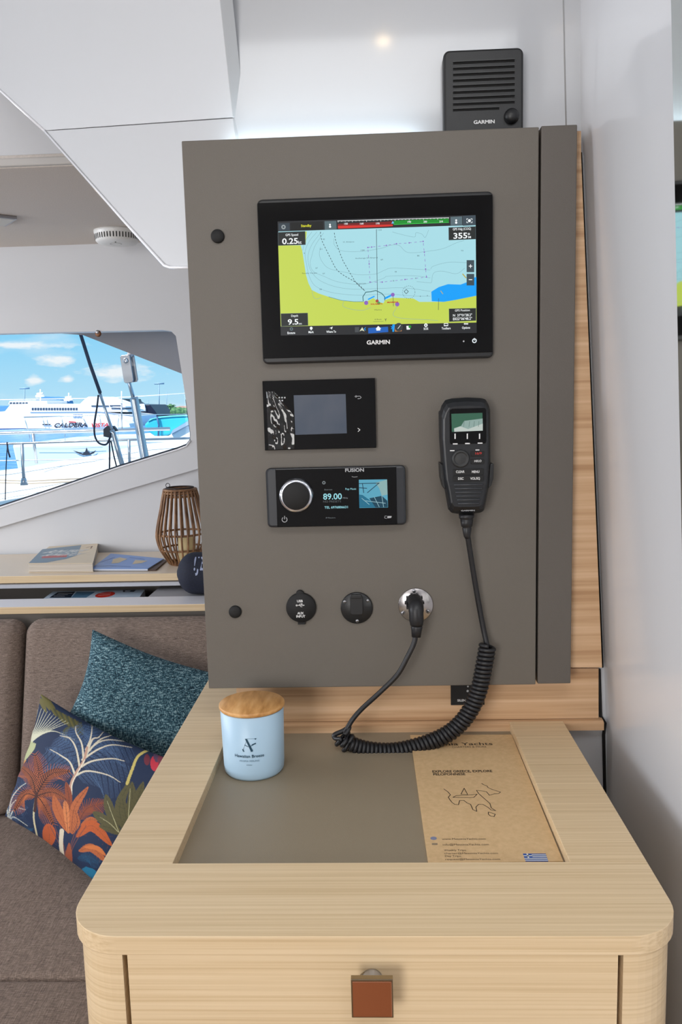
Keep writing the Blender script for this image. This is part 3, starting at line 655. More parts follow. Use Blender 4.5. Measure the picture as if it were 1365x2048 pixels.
c.build('mute_mark', sr)
c = Canvas(O0(-.0143), UX, UZ); bl_ = mat('blue_print', (60, 90, 180))

# ---- VHF handset with coiled lead
YH = -.038
H6 = lambda x, y: (840+.15625*x, 780+.15625*y)
hb = at(930, 1028, Y=0)
hs = thing('radio_handset', (hb.x, 0, hb.z), 'black handheld radio microphone with a small green screen, clipped to the right of the door', 'radio handset')
out = [(330, 130), (420, 105), (620, 92), (800, 100), (860, 115), (905, 200), (922, 260), (925, 940), (905, 1250), (860, 1480), (840, 1560), (790, 1590), (700, 1600), (500, 1600), (420, 1590), (375, 1540), (345, 1360), (310, 1200), (285, 940), (262, 620), (262, 300), (290, 200)]
op = [at(*H6(x, y), Y=YH) for x, y in out]
cc = sum(op, Vector())/len(op)
b = MB(); front = [cc+(p-cc)*.93 for p in op]
nn = len(op)
L0 = [Vector((p.x, YH+.004, p.z)) for p in front]; L0b = [Vector((q.x, YH, q.z)) for q in [cc+(p-cc)*.86 for p in op]]
L1 = [Vector((p.x, YH+.012, p.z)) for p in op]; L2 = [Vector((p.x, -.008, p.z)) for p in [cc+(p-cc)*.97 for p in op]]
V = L0b+L0+L1+L2
Fc = [tuple(range(nn))]+[(k_*nn+i, (k_+1)*nn+i, (k_+1)*nn+(i+1) % nn, k_*nn+(i+1) % nn) for k_ in range(3) for i in range(nn)]+[tuple(range(4*nn-1, 3*nn-1, -1))]
b.add(V, Fc, mat('handset_plastic', (25, 27, 31), rough=.38), False)
body = b.build('handset_body', hs, bevel=.0015)
for side in (0, 1):
    pts = ([(262, 935), (300, 960), (335, 1270), (305, 1260), (272, 1130)] if side == 0 else [(905, 945), (950, 940), (945, 1130), (920, 1220), (880, 1265)])
    MB().prism([at(*H6(x, y), Y=-.03) for x, y in pts], (0, .03, 0), black).build('cradle_arm', hs, bevel=.001, label='black mounting clip')
MB().prism([at(*H6(x, y), Y=-.024) for x, y in ((247, 275), (275, 260), (275, 620), (255, 620))], (0, .010, 0), rubber).build('push_to_talk_key', hs, bevel=.001)
slab((*H6(385, 235), *H6(855, 690)), YH-.0008, YH+.002, gloss, 'screen_glass', hs, r=.003, bevel=.0004)
c = Canvas(O0(YH-.0009), UX, UZ); grn = E('vhf_green', (52, 96, 76))
c.poly([H6(405, 305), H6(803, 292), H6(808, 520), H6(412, 537)], grn, 1)
c.poly([H6(440, 490), H6(530, 460), H6(570, 395), H6(806, 365), H6(808, 520), H6(440, 535)], E('vhf_reflection_grey', (140, 164, 158)), 2)  # harbour reflection painted on the screen as glowing grey and pale shapes
c.poly([H6(440, 495), H6(520, 465), H6(620, 500), H6(808, 430), H6(808, 520), H6(445, 535)], E('vhf_reflection_pale', (186, 196, 190)), 3)
for x in (570, 640, 700, 760): c.line([H6(x, 400), H6(x-8, 470)], .0005, E('vhf_reflection_line', (84, 110, 104)), 4)
for x in (453, 610, 767): c.line([H6(x, 562), H6(x, 622)], .0015, printw, 2)
for x, y in ((455, 690), (612, 685), (773, 680)): c.line([H6(x-26, y), H6(x+26, y)], .0014, printw, 2)
c.build('screen', hs, label='small green screen')
F6c = at(*H6(525, 880), Y=YH-.002)
MB().lathe([(.0115, 0), (.0110, .003), (.0085, .005), (.0083, .0035), (.0065, .0038), (.001, .0042)], (F6c.x, YH, F6c.z), mat('dial_grey', (42, 43, 44), rough=.5), axis=(0, -1, 0)).build('rotary_knob', hs)
for t_, bx_ in (('16/9', (655, 785, 828, 850)), ('HI/LO', (655, 885, 828, 948)), ('', (428, 1010, 822, 1088)), ('', (428, 1098, 822, 1168))):
    o, r_ = slab((*H6(bx_[0], bx_[1]), *H6(bx_[2], bx_[3])), YH-.0015, YH+.001, blackm, 'button', hs, r=.0012, bevel=.0004)
c = Canvas(O0(YH-.0016), UX, UZ)
def h6(t, x0, x1, y, h, m=printw): c.text(t, H6(x0, 0)[0], H6(x1, 0)[0], H6(0, y)[1], h, m, 1, bold=.02)
h6('CLEAR', 465, 575, 1062, 4.6); h6('MENU', 668, 765, 1062, 4.6); h6('DSC', 492, 562, 1150, 4.6); h6('VOL/SQ', 648, 772, 1148, 4.6); h6('HI/LO', 700, 792, 922, 4); h6('16/9', 712, 795, 826, 4.4, mat('red_print', (180, 36, 30)))
c.build('lettering', hs); c = Canvas(O0(YH-.0016), UX, UZ); c.line([H6(392, 776), H6(442, 776)], .0013, printw, 1); c.build('key_mark', hs); c = Canvas(O0(YH-.0016), UX, UZ); c.line([H6(718, 768), H6(760, 768)], .0012, printw, 1); c.build('key_mark', hs); c = Canvas(O0(YH-.0006), UX, UZ); h6('GARMIN', 530, 705, 1553, 2.6, printg)
c.build('logo', hs)
gr_ = MB()
for i in range(6):
    y = 1215+i*48; s_ = 10*i
    a = at(*H6(440+s_, y), Y=YH-.0008); b_ = at(*H6(810-s_, y-4), Y=YH-.0008)
    gr_.tube([a, b_], .0011, mat('grille_rib', (58, 60, 64), rough=.4), n=6)
gr_.build('speaker_grille', hs)
st_ = MB(); rr = [(600, 1590, 16), (600, 1640, 15), (602, 1652, 12), (603, 1662, 13.5), (603, 1745, 11.5), (604, 1757, 8.5), (605, 1768, 9.8), (607, 1870, 7), (612, 1900, 5)]
pts = [at(*H6(x, y), Y=-.022) for x, y, r in rr]; st_.tube(pts, [r*.00064*.98 for *_, r in rr], rubber, n=14); st_.build('strain_relief', hs)

cord = MB()
straight = spline([at(x, y, Y=yy) for x, y, yy in ((935, 1065, -.022), (945, 1130, -.016), (955, 1190, -.012), (966, 1250, -.012), (975, 1292, -.016))], 8)
cord.tube(straight, .0036, rubber, n=10)
cl = spline([at(x, y, Y=yy) for x, y, yy in ((976, 1290, -.018), (969, 1330, -.020), (957, 1385, -.022), (935, 1430, -.024), (900, 1465, -.026), (850, 1488, -.028), (790, 1502, -.03), (740, 1500, -.03), (705, 1490, -.03), (683, 1474, -.03))], 40)
Ls = [0]
for a, b in zip(cl, cl[1:]): Ls.append(Ls[-1]+(b-a).length)
T = 50; NP = T*18; path = []; tprev = (cl[1]-cl[0]).normalized(); u = Vector((0, -1, 0)); j = 0
for i in range(NP+1):
    s_ = Ls[-1]*i/NP
    while j < len(Ls)-2 and Ls[j+1] < s_: j += 1
    f = (s_-Ls[j])/(Ls[j+1]-Ls[j]); p = cl[j].lerp(cl[j+1], f); t_ = (cl[j+1]-cl[j]).normalized()
    u = (u-t_*u.dot(t_)).normalized(); w_ = t_.cross(u); a = 2*math.pi*T*i/NP
    rad = .0090 if s_ < Ls[-1]*.93 else .0090+.003*math.sin(i*.9)
    path.append(p+rad*(math.cos(a)*u+math.sin(a)*w_))
cord.tube(path, .0029, rubber, n=8)
cord.tube(spline([path[-1], at(672, 1477, Y=-.03), at(669, 1470, Y=-.026), at(686, 1462, Y=-.028), at(699, 1455, Y=-.03), at(690, 1470, Y=-.038)], 8), .0032, rubber, n=8)
tail = spline([at(x, y, Y=yy) for x, y, yy in ((690, 1466, -.032), (705, 1440, -.03), (725, 1417, -.03), (760, 1385, -.034), (795, 1350, -.036), (815, 1315, -.036), (829, 1285, -.034), (832, 1262, -.032))], 8)
cord.tube(tail, .0034, rubber, n=10)
cd_ = cord.build('coiled_cord', label='black coiled cord looping from the radio handset down over the desk', cat='cord')

# ---- round sockets
c7 = lambda x, y: (540+.3516*x, 1150+.3516*y)
def screw(c, r, parent, y, n='screw'):
    b = MB(); b.lathe([(r, 0), (r*.9, r*.35), (r*.3, r*.5)], (c.x, y, c.z), chrome_b, axis=(0, -1, 0), n=16); b.box((c.x-r*.6, y-r*.55, c.z-r*.12), (c.x+r*.6, y-r*.45, c.z+r*.12), gap); b.box((c.x-r*.12, y-r*.55, c.z-r*.6), (c.x+r*.12, y-r*.45, c.z+r*.6), gap)
    return b.build(n, parent)
q = at(603, 1214, Y=0)
us = thing('usb_socket', (q.x, 0, q.z-.02), 'round black socket cap printed USB and AUX INPUT', 'socket')
b = MB(); b.lathe([(.0202, 0), (.0202, .004), (.0192, .0058), (.001, .0062)], (q.x, 0, q.z), blackm, axis=(0, -1, 0), n=48); b.build('cap', us)
b = MB(); b.lathe([(.0055, 0), (.0055, .004), (.0045, .005)], (q.x-.001, 0, q.z+.0185), blackm, axis=(0, -1, 0)); b.build('hinge', us); b = MB(); b.box((q.x-.005, -.004, q.z-.0232), (q.x+.005, 0, q.z-.018), blackm); b.build('pull_tab', us)
c = Canvas(O0(-.0064), UX, UZ)
for t_, x0, x1, y in (('USB', 155, 188, 155), ('AUX', 157, 193, 224), ('INPUT', 151, 202, 242)): c.text(t_, c7(x0, 0)[0], c7(x1, 0)[0], c7(0, y)[1], 4.6, printw, 1, bold=.03)
c.build('lettering', us); c = Canvas(O0(-.0064), UX, UZ); c.line([c7(152, 173), c7(192, 172)], .0009, printw, 1); c.disc(c7(153, 173), .0013, printw, 1); c.poly([c7(190, 168), c7(199, 172), c7(190, 177)], printw, 1); c.line([c7(165, 172), c7(172, 165), c7(180, 165)], .0007, printw, 1); c.line([c7(170, 173), c7(177, 180), c7(184, 181)], .0007, printw, 1); c.disc(c7(182, 165), .001, printw, 1)
c.build('usb_symbol', us)
q = at(714, 1215, Y=0)
po = thing('power_socket', (q.x, 0, q.z-.021), 'round black power socket cover with a flap and three small screws', 'socket')
b = MB(); b.lathe([(.0215, 0), (.0215, .003), (.0205, .0042), (.001, .0042)], (q.x, 0, q.z), black, axis=(0, -1, 0), n=48); b.build('cover_plate', po)
b = MB(); b.prism([Vector((q.x+x, -.0068, q.z+z)) for x, z in rrect(-.0085, -.0085, .0085, .017, .003)], (0, .003, 0), black); b.box((q.x-.007, -.009, q.z+.0145), (q.x+.007, -.004, q.z+.0195), black); b.build('flap', po, bevel=.0008)
for x, y in ((427, 152), (557, 146), (498, 261)): screw(at(*c7(x, y), Y=-.004), .0023, po, -.0042)
q = at(832, 1210, Y=0)
an = thing('connector_plate', (q.x, 0, q.z-.023), 'round polished steel connector plate that the coiled cord plugs into', 'connector')
b = MB(); b.lathe([(.0233, 0), (.0233, .0012), (.0225, .002), (.001, .002)], (q.x, 0, q.z), mat('polished_steel', (176, 172, 172), rough=.24, metal=1), axis=(0, -1, 0), n=56); b.build('plate', an)
for x, y in ((821, 92), (758, 217), (901, 209)): screw(at(*c7(x, y), Y=-.003), .0028, an, -.002)
pb = MB(); pb.lathe([(.0115, 0), (.0115, .006), (.0085, .008), (.0085, .016)], (q.x-.002, -.002, q.z+.005), rubber, axis=(0, -1, 0), n=20)
for i in range(10):
    a = i*math.pi/5; pb.box((q.x-.002+.0115*math.cos(a)-.0015, -.010, q.z+.005+.0115*math.sin(a)-.0015), (q.x-.002+.0115*math.cos(a)+.0015, -.002, q.z+.005+.0115*math.sin(a)+.0015), rubber)
pb.tube(spline([Vector((q.x-.002, -.014, q.z+.010)), Vector((q.x-.001, -.026, q.z+.006)), at(833, 1225, Y=-.032), at(834, 1250, Y=-.032)], 6), [.0095]*6+[.0100]*6+[.0095]*5+[.0088, .0085], rubber, n=16)
pb.tube([at(834, 1250, Y=-.032), at(834, 1254, Y=-.032), at(833.5, 1262, Y=-.032), at(833, 1274, Y=-.033)], [.0068, .0078, .0068, .0060], rubber, n=14)
pb.build('plug', an, label='black right-angled plug')

# ---- small black switch plate under the cabinet
q = at(936, 1409, Y=YW-.009)
sw = thing('switch_plate', (q.x, YW-.009, q.z), 'small black switch plate printed SILENT under the cabinet', 'switch')
a = at(902, 1360, Y=YW-.0095); b_ = at(969.5, 1409, Y=YW-.0095)
MB().box((a.x, YW-.0105, b_.z), (b_.x, YW-.0075, a.z), blackm).build('plate', sw)
c = Canvas(O0(YW-.0106), UX, UZ); c.text('SILENT', 915.5, 936.5, 1403, 4.4, printw, 1, bold=.01); c.disc((936, 1382), .0016, printg, 1); c.disc((936.5, 1373), .0012, printg, 1); c.build('lettering', sw)

# ---- speaker above the cabinet
YS = YW-.022
q = at(967, 258, Y=YS)
spk = thing('wall_speaker', (q.x, YW, q.z), 'square black slotted speaker on the white wall above the cabinet', 'speaker')
x0, x1 = at(888, 180, Y=YS).x, at(1048, 180, Y=YS).x; z1 = at(967, 97, Y=YS).z; z0 = z1-.115
MB().prism([Vector((x, YS, z)) for x, z in rrect(x0, z0, x1, z1, .008)], (0, .0215, 0), black).build('housing', spk, bevel=.003)
g = MB(); sl = mat('slot_black', (6, 6, 6), rough=.8)
C2 = lambda x, y: (680+.5018*x, .5018*y)
ri = mat('speaker_rib', (36, 37, 38), rough=.4)
for i in range(9):
    yy = 247+i*23.6; xr = 697 if i < 8 else 636
    a = at(*C2(452, yy+2), Y=YS); b_ = at(*C2(xr, yy-4), Y=YS); z = (a.z+b_.z)/2
    g.box((a.x, YS-.0006, z-.0016), (b_.x, YS+.001, z+.0002), sl); g.box((a.x, YS-.0030, z+.0002), (b_.x, YS+.001, z+.0016), ri)
g.build('grille_slots', spk)
a = at(*C2(684, 465), Y=YS); MB().lathe([(.0095, 0), (.0088, .005), (.006, .0085), (.001, .0095)], (a.x, YS, a.z), black, axis=(0, -1, 0)).build('volume_knob', spk)
c = Canvas(O0(YS-.0007), UX, UZ); c.text('GARMIN', *[C2(x, 0)[0] for x in (534, 618)], C2(0, 494)[1], 6.4, printw, 1, bold=.03); c.build('logo', spk)

# ================================================================== ON THE DESK
ZI = ZD-.0125
# brochure
M8 = lambda x, y: (680+.3516*x, 1440+.3516*y)
kraft = ramp_mat('kraft_card', ((.3, (206, 172, 126)), (.7, (218, 184, 138))), (200, 200, 200), rough=.75, bump=.15)
bq = [at(x, y, Z=ZI+.0022) for x, y in ((857, 1726), (1127, 1722), (1024, 1469), (821, 1470))]
bc = sum(bq, Vector())/4
br = thing('brochure', (bc.x, bc.y, ZI), 'kraft-brown brochure with printed map outline, lying in the desk recess', 'brochure')
MB().prism(bq, (0, 0, -.0020), kraft).build('card', br)
c = Canvas((0, 0, ZI+.00225), UX, (0, 1, 0)); inkb = mat('black_ink', (52, 42, 30), rough=.7)
def bt8(t, x0, x1, y, h, m=inkb, bold=0, lv=1): c.text(t, M8(x0, 0)[0], M8(x1, 0)[0], M8(0, y)[1], h*.3516, m, lv, bold=bold)
bt8('EXPLORE GREECE, EXPLORE', 528, 870, 299, 12, bold=.03); c.build('heading', br); c = Canvas((0, 0, ZI+.00225), UX, (0, 1, 0)); bt8('PELOPONNESE', 533, 716, 315, 12, bold=.03)
bt8('Messinia Yachts', 455, 873, 146, 15, bold=.01); bt8('CHARTERS & MORE', 640, 836, 158, 8)
c.build('heading', br); c = Canvas((0, 0, ZI+.00225), UX, (0, 1, 0)); bt8('www.MessiniaYachts.com', 582, 832, 682, 10); bt8('info@MessiniaYachts.com', 587, 850, 714, 10)
bt8('Weekly Trips:', 594, 722, 746, 10); bt8('charter@MessiniaYachts.com', 596, 902, 763, 9); bt8('Day Trips:', 600, 694, 779, 10); bt8('request@MessiniaYachts.com', 602, 914, 797, 9)
c.build('contact_lines', br); c = Canvas((0, 0, ZI+.00225), UX, (0, 1, 0)); bb = mat('pale_blue_ink', (130, 134, 160)); c.disc(M8(534, 673), .0034, bb, 1); c.poly([M8(524, 700), M8(556, 700), M8(557, 711), M8(525, 711)], mat('grey_ink', (150, 132, 108)), 1)
c.build('icons', br); c = Canvas((0, 0, ZI+.00225), UX, (0, 1, 0)); 
for p in ([(592, 392), (615, 408), (630, 425), (618, 440), (628, 455), (640, 470), (655, 480), (676, 482), (682, 458), (706, 457), (725, 472), (745, 480), (758, 510), (780, 520), (775, 495), (790, 480), (815, 480), (845, 498), (862, 512), (888, 516), (862, 500), (855, 475), (838, 460), (815, 440), (790, 418)],
          [(790, 418), (778, 400), (800, 402), (835, 408), (852, 428), (880, 420), (905, 418), (915, 410), (890, 402), (870, 396), (860, 392), (845, 385), (838, 375), (818, 368), (808, 360)],
          [(846, 524), (868, 530), (885, 536), (878, 550), (858, 546), (846, 536), (846, 524)],
          [(708, 388), (690, 422), (728, 424), (708, 388)], [(644, 440), (664, 430), (722, 428), (782, 422), (762, 441), (680, 441), (644, 440)]):
    c.line([M8(*k_) for k_ in p], .0009, inkb, 1)
c.build('map_outline', br); c = Canvas((0, 0, ZI+.00225), UX, (0, 1, 0)); c.line([M8(455, 130), M8(470, 128)], .0009, inkb, 1); c.disc(M8(492, 124), .0035, inkb, 1, r_in=.0024)
c.build('emblem', br); c = Canvas((0, 0, ZI+.00225), UX, (0, 1, 0)); fb = mat('flag_blue', (44, 84, 160)); fw = mat('flag_white', (214, 214, 210))
fl = lambda u, v: M8(1042+(1172-1042)*u+16*v, 760+(805-760)*v)
for i in range(9):
    c.poly([fl(0, i/9), fl(1, i/9), fl(1, (i+1)/9), fl(0, (i+1)/9)], fb if i % 2 == 0 else fw, 1)
c.poly([fl(0, 0), fl(.37, 0), fl(.37, 5/9), fl(0, 5/9)], fb, 2); c.poly([fl(.15, 0), fl(.22, 0), fl(.22, 5/9), fl(.15, 5/9)], fw, 3); c.poly([fl(0, 2/9), fl(.37, 2/9), fl(.37, 3/9), fl(0, 3/9)], fw, 3)
c.build('printing', br, label='black print and a small Greek flag')

# candle jar
JR = .0405
jf = at(508, 1567, Z=ZI); jc = Vector((at(508, 1500, Y=jf.y+JR).x, jf.y+JR, ZI))
JH = at(505, 1428, Y=jc.y-JR).z-ZI
jar = thing('candle_jar', jc, 'pale blue frosted candle jar with a round bamboo lid on the desk', 'candle')
jm = mat('frosted_blue_glass', (172, 202, 224), rough=.38, spec=.5)
MB().lathe([(.030, 0), (.0355, .0008), (.0378, .004), (.0385, .012), (.040, JH-.007), (.0385, JH-.006)], jc, jm, n=64).build('jar', jar)
MB().lathe([(.0375, JH-.010), (.0375, JH-.006), (.0405, JH-.0055), (.0415, JH-.004), (.0415, JH-.001), (.0405, JH), (.001, JH)], jc, bamboo, n=64).build('lid', jar, label='round bamboo lid')
class Cyl(Canvas):
    def P(s, x, y, lv):
        a = (x-s.c.x)/s.R; r = s.R+lv*s.step
        return Vector((s.c.x+r*math.sin(a), s.c.y-r*math.cos(a), y))
c = Cyl((0, jc.y-.0393, 0), UX, UZ); c.c = jc; c.R = .0399; c.step = 1.5e-4
J1 = lambda x, y: (400+.1612*x, 1340+.1612*y)
ji = mat('teal_ink', (14, 62, 84), rough=.5)
c.poly([J1(560, 852), J1(585, 852), J1(660, 1000), J1(655, 1012), J1(630, 1012), J1(632, 1003)], ji, 1)
c.line([J1(530, 1008), J1(548, 960), J1(575, 890), J1(585, 862)], .0003, ji, 1); c.line([J1(532, 985), J1(538, 1000), J1(548, 1010)], .0012, ji, 1); c.line([J1(556, 930), J1(600, 950)], .0006, ji, 1)
c.line([J1(575, 853), J1(698, 852)], .0003, ji, 1); c.poly([J1(670, 850), J1(703, 849), J1(694, 866)], ji, 1); c.line([J1(620, 948), J1(640, 938), J1(690, 915)], .0008, ji, 1); c.line([J1(650, 928), J1(692, 912)], .0014, ji, 1)
c.text('Hawaiian Breeze', J1(425, 0)[0], J1(800, 0)[0], J1(0, 1088)[1], 5.8, ji, 1, bold=.01)
c.text('AROMA FEELING', J1(488, 0)[0], J1(740, 0)[0], J1(0, 1140)[1], 3.4, mat('grey_teal_ink', (90, 124, 146)), 1); c.line([J1(580, 1178), J1(648, 1180)], .0004, ji, 1)
c.build('lettering', jar)

# ================================================================== SALOON CORNER AT LEFT
ZS = at(150, 1106, Y=YB).z
ys = at(150, 1150, Z=ZS).y
shelf = thing('wall_shelf', (-1.4, (ys+YB)/2, ZS-.02), 'long pale oak shelf under the window holding books and lantern', 'shelf')
MB().box((-3.1, ys, ZS-.004), (.5, YB-.001, ZS), mat('shelf_top_laminate', (226, 210, 190), rough=.4)).build('shelf_top', shelf)
MB().box((-3.1, ys-.001, ZS-.0205), (.5, ys+.02, ZS-.0002), wood).build('front_edge', shelf, bevel=.0015)
MB().box((-3.1, ys+.142, ZS-.5), (.5, ys+.154, ZS-.0045), taupe).build('rear_panel', shelf)
ZL = ZS-.045
yf = at(100, 1213, Z=ZL).y; yr = at(100, 1197, Z=ZL).y
led = thing('sofa_ledge', (-1.4, (yf+yr)/2, ZL-.02), 'narrow white-topped oak ledge behind the sofa backrests', 'ledge')
MB().box((-3.1, yf+.001, ZL-.004), (.3, yr, ZL), whitecool).build('ledge_top', led)
MB().box((-3.1, yf, ZL-.0185), (.3, yf+.016, ZL-.0003), wood).build('front_edge', led, bevel=.001)
MB().box((-3.1, yf+.004, 0), (.3, yf+.014, ZL-.019), taupe_dk).build('support_panel', led)
lidx = at(293, 1196, Z=ZL).x
bin_ = thing('storage_bin', (-1.4, (yr+ys)/2, ZL-.08), 'open grey storage trough between the shelf and the sofa ledge', 'storage')
tdk = mat('grey_lining', (108, 102, 96), rough=.7)
MB().box((-3.1, yr, ZL-.078), (lidx, ys+.14, ZL-.070), tdk).build('bin_floor', bin_)
MB().box((-3.1, ys+.122, ZL-.07), (lidx, ys+.14, ZL+.030), tdk).build('bin_back', bin_)
MB().box((-3.1, ys-.008, ZL+.012), (.3, ys+.010, ZL+.022), mat('pale_lip', (190, 192, 200), rough=.4)).build('bin_lip', bin_)
MB().box((lidx, yr+.001, ZL-.010), (.3, ys+.12, ZL-.001), mat('grey_lid', (150, 150, 156), rough=.45)).build('bin_lid', bin_, label='grey lid')

# sofa
ZSEAT = at(5, 1642, Y=yf-.20).z
sofa = thing('sofa', (-1.5, .2, 0), 'brown upholstered sofa base under the seat cushions at left', 'sofa')
MB().box((-3.0, -.55, 0), (XL-.02, yf-.0, ZSEAT-.13), taupe_dk).build('plinth', sofa)
def cushion(pts8, m, name, label, cat, bev=.035, group=None, seg=6):
    b = MB(); P = pts8
    b.add(P, [(0,3,2,1),(4,5,6,7),(0,1,5,4),(1,2,6,5),(2,3,7,6),(3,0,4,7)], m, True)
    return b.build(name, label=label, cat=cat, bevel=bev, seg=seg, group=group)
ztop = ZL-.022
gx1, gx0 = at(36, 1300, Y=yf-.10).x, at(20, 1590, Y=yf-.19).x
def backc(x0, x1, label):
    dx = (gx0-gx1) if True else 0
    yt, yb2, yk = yf-.055, yf-.20, yf-.004
    return cushion([(x0+dx*.6, yb2, ZSEAT+.002), (x1+dx*.6, yb2, ZSEAT+.002), (x1, yk-.01, ZSEAT+.002), (x0, yk-.01, ZSEAT+.002), (x0-dx*.1, yt-.02, ztop), (x1-dx*.1, yt-.02, ztop), (x1, yk, ztop), (x0, yk, ztop)], sofam, 'back_cushion', label, 'sofa cushion', group='sofa back cushions')
backc(gx1+.004, .05, 'brown woven back cushion behind the teal and palm-print pillows')
backc(gx1-1.1, gx1-.004, 'brown woven back cushion cut by the left frame edge')
ysm = at(80, 1955, Z=ZSEAT).y
def seatc(y0, y1, label): return cushion([(-1.6, y0, ZSEAT-.128), (XL+.10 if y0 > .35 else XL-.012, y0, ZSEAT-.128), (XL+.10 if y0 > .35 else XL-.012, y1, ZSEAT-.128), (-1.6, y1, ZSEAT-.128), (-1.6, y0, ZSEAT), (XL+.10 if y0 > .35 else XL-.012, y0, ZSEAT), (XL+.10 if y0 > .35 else XL-.012, y1, ZSEAT), (-1.6, y1, ZSEAT)], sofas, 'seat_cushion', label, 'sofa cushion', bev=.014, group='sofa seat cushions', seg=4)
seatc(ysm+.001, yf-.03, 'brown woven seat cushion that the palm-print pillow lies on')
seatc(ysm-.6, ysm-.001, 'brown woven seat cushion nearest the viewer at bottom left')

# pillows -----------------------------------------------------------
def pillow(name, C4, thick, colfn, m, label, nu=60, nv=44, seed=1):
    """C4 = TL, TR, BR, BL corners"""
    TL, TR, BR, BL = [Vector(p) for p in C4]
    Nn = (TR-TL).cross(BL-TL).normalized()
    if Nn.y > 0: Nn = -Nn
    rs = np.random.RandomState(seed); A = rs.uniform(-1, 1, (5, 2)); Phs = rs.uniform(0, 6.28, 5)
    b = MB()
    def base(u, v):
        # sides drawn inward between pointed corners
        pin = .045
        uu = u+(.5-u)*2*pin*math.sin(math.pi*v)*abs(2*u-1)**2
        vv = v+(.5-v)*2*pin*math.sin(math.pi*u)*abs(2*v-1)**2
        return (TL*(1-uu)+TR*uu)*(1-vv)+(BL*(1-uu)+BR*uu)*vv
    def prof(u, v):
        p = (max(0, 1-abs(2*u-1)**2.6)**.55)*(max(0, 1-abs(2*v-1)**2.6)**.55)
        wv = sum(math.sin(a[0]*9*u+a[1]*9*v+q) for a, q in zip(A, Phs))*.05
        edge_ = min(u, 1-u, v, 1-v); wr = .10*math.sin(38*(u if min(v, 1-v) < min(u, 1-u) else v)+seed)*math.exp(-edge_*18)
        return p*(1+wv)+wr*min(1, edge_*25)*.6
    b.grid(lambda u, v: base(u, v)+Nn*thick*prof(u, v), nu, nv, m)
    b.grid(lambda u, v: base(1-u, v)-Nn*thick*.7*prof(1-u, v), nu, nv, m)
    o = b.build(name, label=label, cat='pillow')
    if colfn is not None:
        me = o.data; at_ = me.color_attributes.new('weave', 'FLOAT_COLOR', 'POINT')
        off = o.location; cols = np.ones((len(me.vertices), 4), dtype=np.float32)
        for i, v in enumerate(me.vertices): cols[i, :3] = colfn(*proj(v.co+off))
        at_.data.foreach_set('color', cols.ravel())
    return o
teal = ramp_mat('teal_chunky_weave', ((.38, (10, 34, 46)), (.48, (40, 76, 92)), (.55, (84, 122, 134)), (.62, (164, 192, 198))), (600, 600, 120), rough=.95, second=(120, 120, 600), detail=2, bump=1.0, rot=(0, .45, 0))
yt_ = yf-.16
tc4 = [at(185, 1259, Y=yt_-.02), at(452, 1352, Y=yt_-.02), at(392, 1560, Y=yt_-.12), at(126, 1452, Y=yt_-.12)]
pillow('scatter_pillow', tc4, .045, None, teal, 'teal chunky-weave pillow leaning against the brown backrest', seed=4)

# printed palm pattern drawn as a colour field (one texel = 2 crop dots)
PW, PH = 900, 900; OX, OY = -60, -40
pat = np.zeros((PH, PW, 3), dtype=np.float32); pat[:] = lin((16, 38, 72))
yy_, xx_ = np.mgrid[0:PH, 0:PW]
def cp_(p): return np.array([(p[0]/2-OX), (p[1]/2-OY)])
def blend(m_, c_, x0, x1, y0, y1): pat[y0:y1, x0:x1] = pat[y0:y1, x0:x1]*(1-m_[..., None])+np.array(lin(c_))*m_[..., None]
def seg_(a, b, w0, w1, c_):
    x0 = int(max(0, min(a[0], b[0])-w0-w1-2)); x1 = int(min(PW, max(a[0], b[0])+w0+w1+3)); y0 = int(max(0, min(a[1], b[1])-w0-w1-2)); y1 = int(min(PH, max(a[1], b[1])+w0+w1+3))
    if x1 <= x0 or y1 <= y0: return
    X = xx_[y0:y1, x0:x1]-a[0]; Y_ = yy_[y0:y1, x0:x1]-a[1]; d_ = b-a; L2 = max(d_@d_, 1e-6); t = np.clip((X*d_[0]+Y_*d_[1])/L2, 0, 1)
    D = np.hypot(X-t*d_[0], Y_-t*d_[1]); ww = w0+(w1-w0)*t; blend(np.clip(ww-D+.5, 0, 1), c_, x0, x1, y0, y1)
def curve_(pts, n=10): return [np.array([p.x, p.y]) for p in spline([Vector((*cp_(q), 0)) for q in pts], n)]
def stroke(pts, w, c_, taper=0):
    P = curve_(pts); k = len(P)
    for i in range(k-1):
        f0 = 1-taper*i/(k-1); f1 = 1-taper*(i+1)/(k-1); seg_(P[i], P[i+1], w/4*f0, w/4*f1, c_)
def leaf(pts, w, c_, vein=None):
    P = curve_(pts, 14); k = len(P)
    for i in range(k-1):
        f = lambda q: math.sin(math.pi*min(1, (q/(k-1))*.93+.05))**.7
        seg_(P[i], P[i+1], w*.15*f(i), w*.15*f(i+1), c_)
    if vein:
        for i in range(2, k-2, 3):
            t = P[i+1]-P[i-1]; t /= max(1e-6, np.hypot(*t)); nrm = np.array([-t[1], t[0]])
            for s_ in (-1, 1): seg_(P[i], P[i]+(nrm*s_+t*.7)*w/4*.7, .35, .2, vein)
        for i in range(k-2): seg_(P[i], P[i+1], .7, .6, vein)
def frond(pts, ln, c_, spine=None, n=26, side=(-1, 1), w=.9, fall=.4, sw=5):
    P = curve_(pts, 20); k = len(P)
    for i in range(n):
        q = int((k-2)*(i+1)/n)+0; t = P[min(q+1, k-1)]-P[max(q-1, 0)]; t /= max(1e-6, np.hypot(*t)); nrm = np.array([-t[1], t[0]]); f = math.sin(math.pi*(.12+.80*i/n))**.8
        for s_ in side:
            e = P[q]+(nrm*s_*.9+t*.75)*ln/2*f+np.array([0, fall*ln/4*f]); seg_(P[q], e, w, w*.4, c_)
    if spine: stroke(pts, sw, spine, .7)
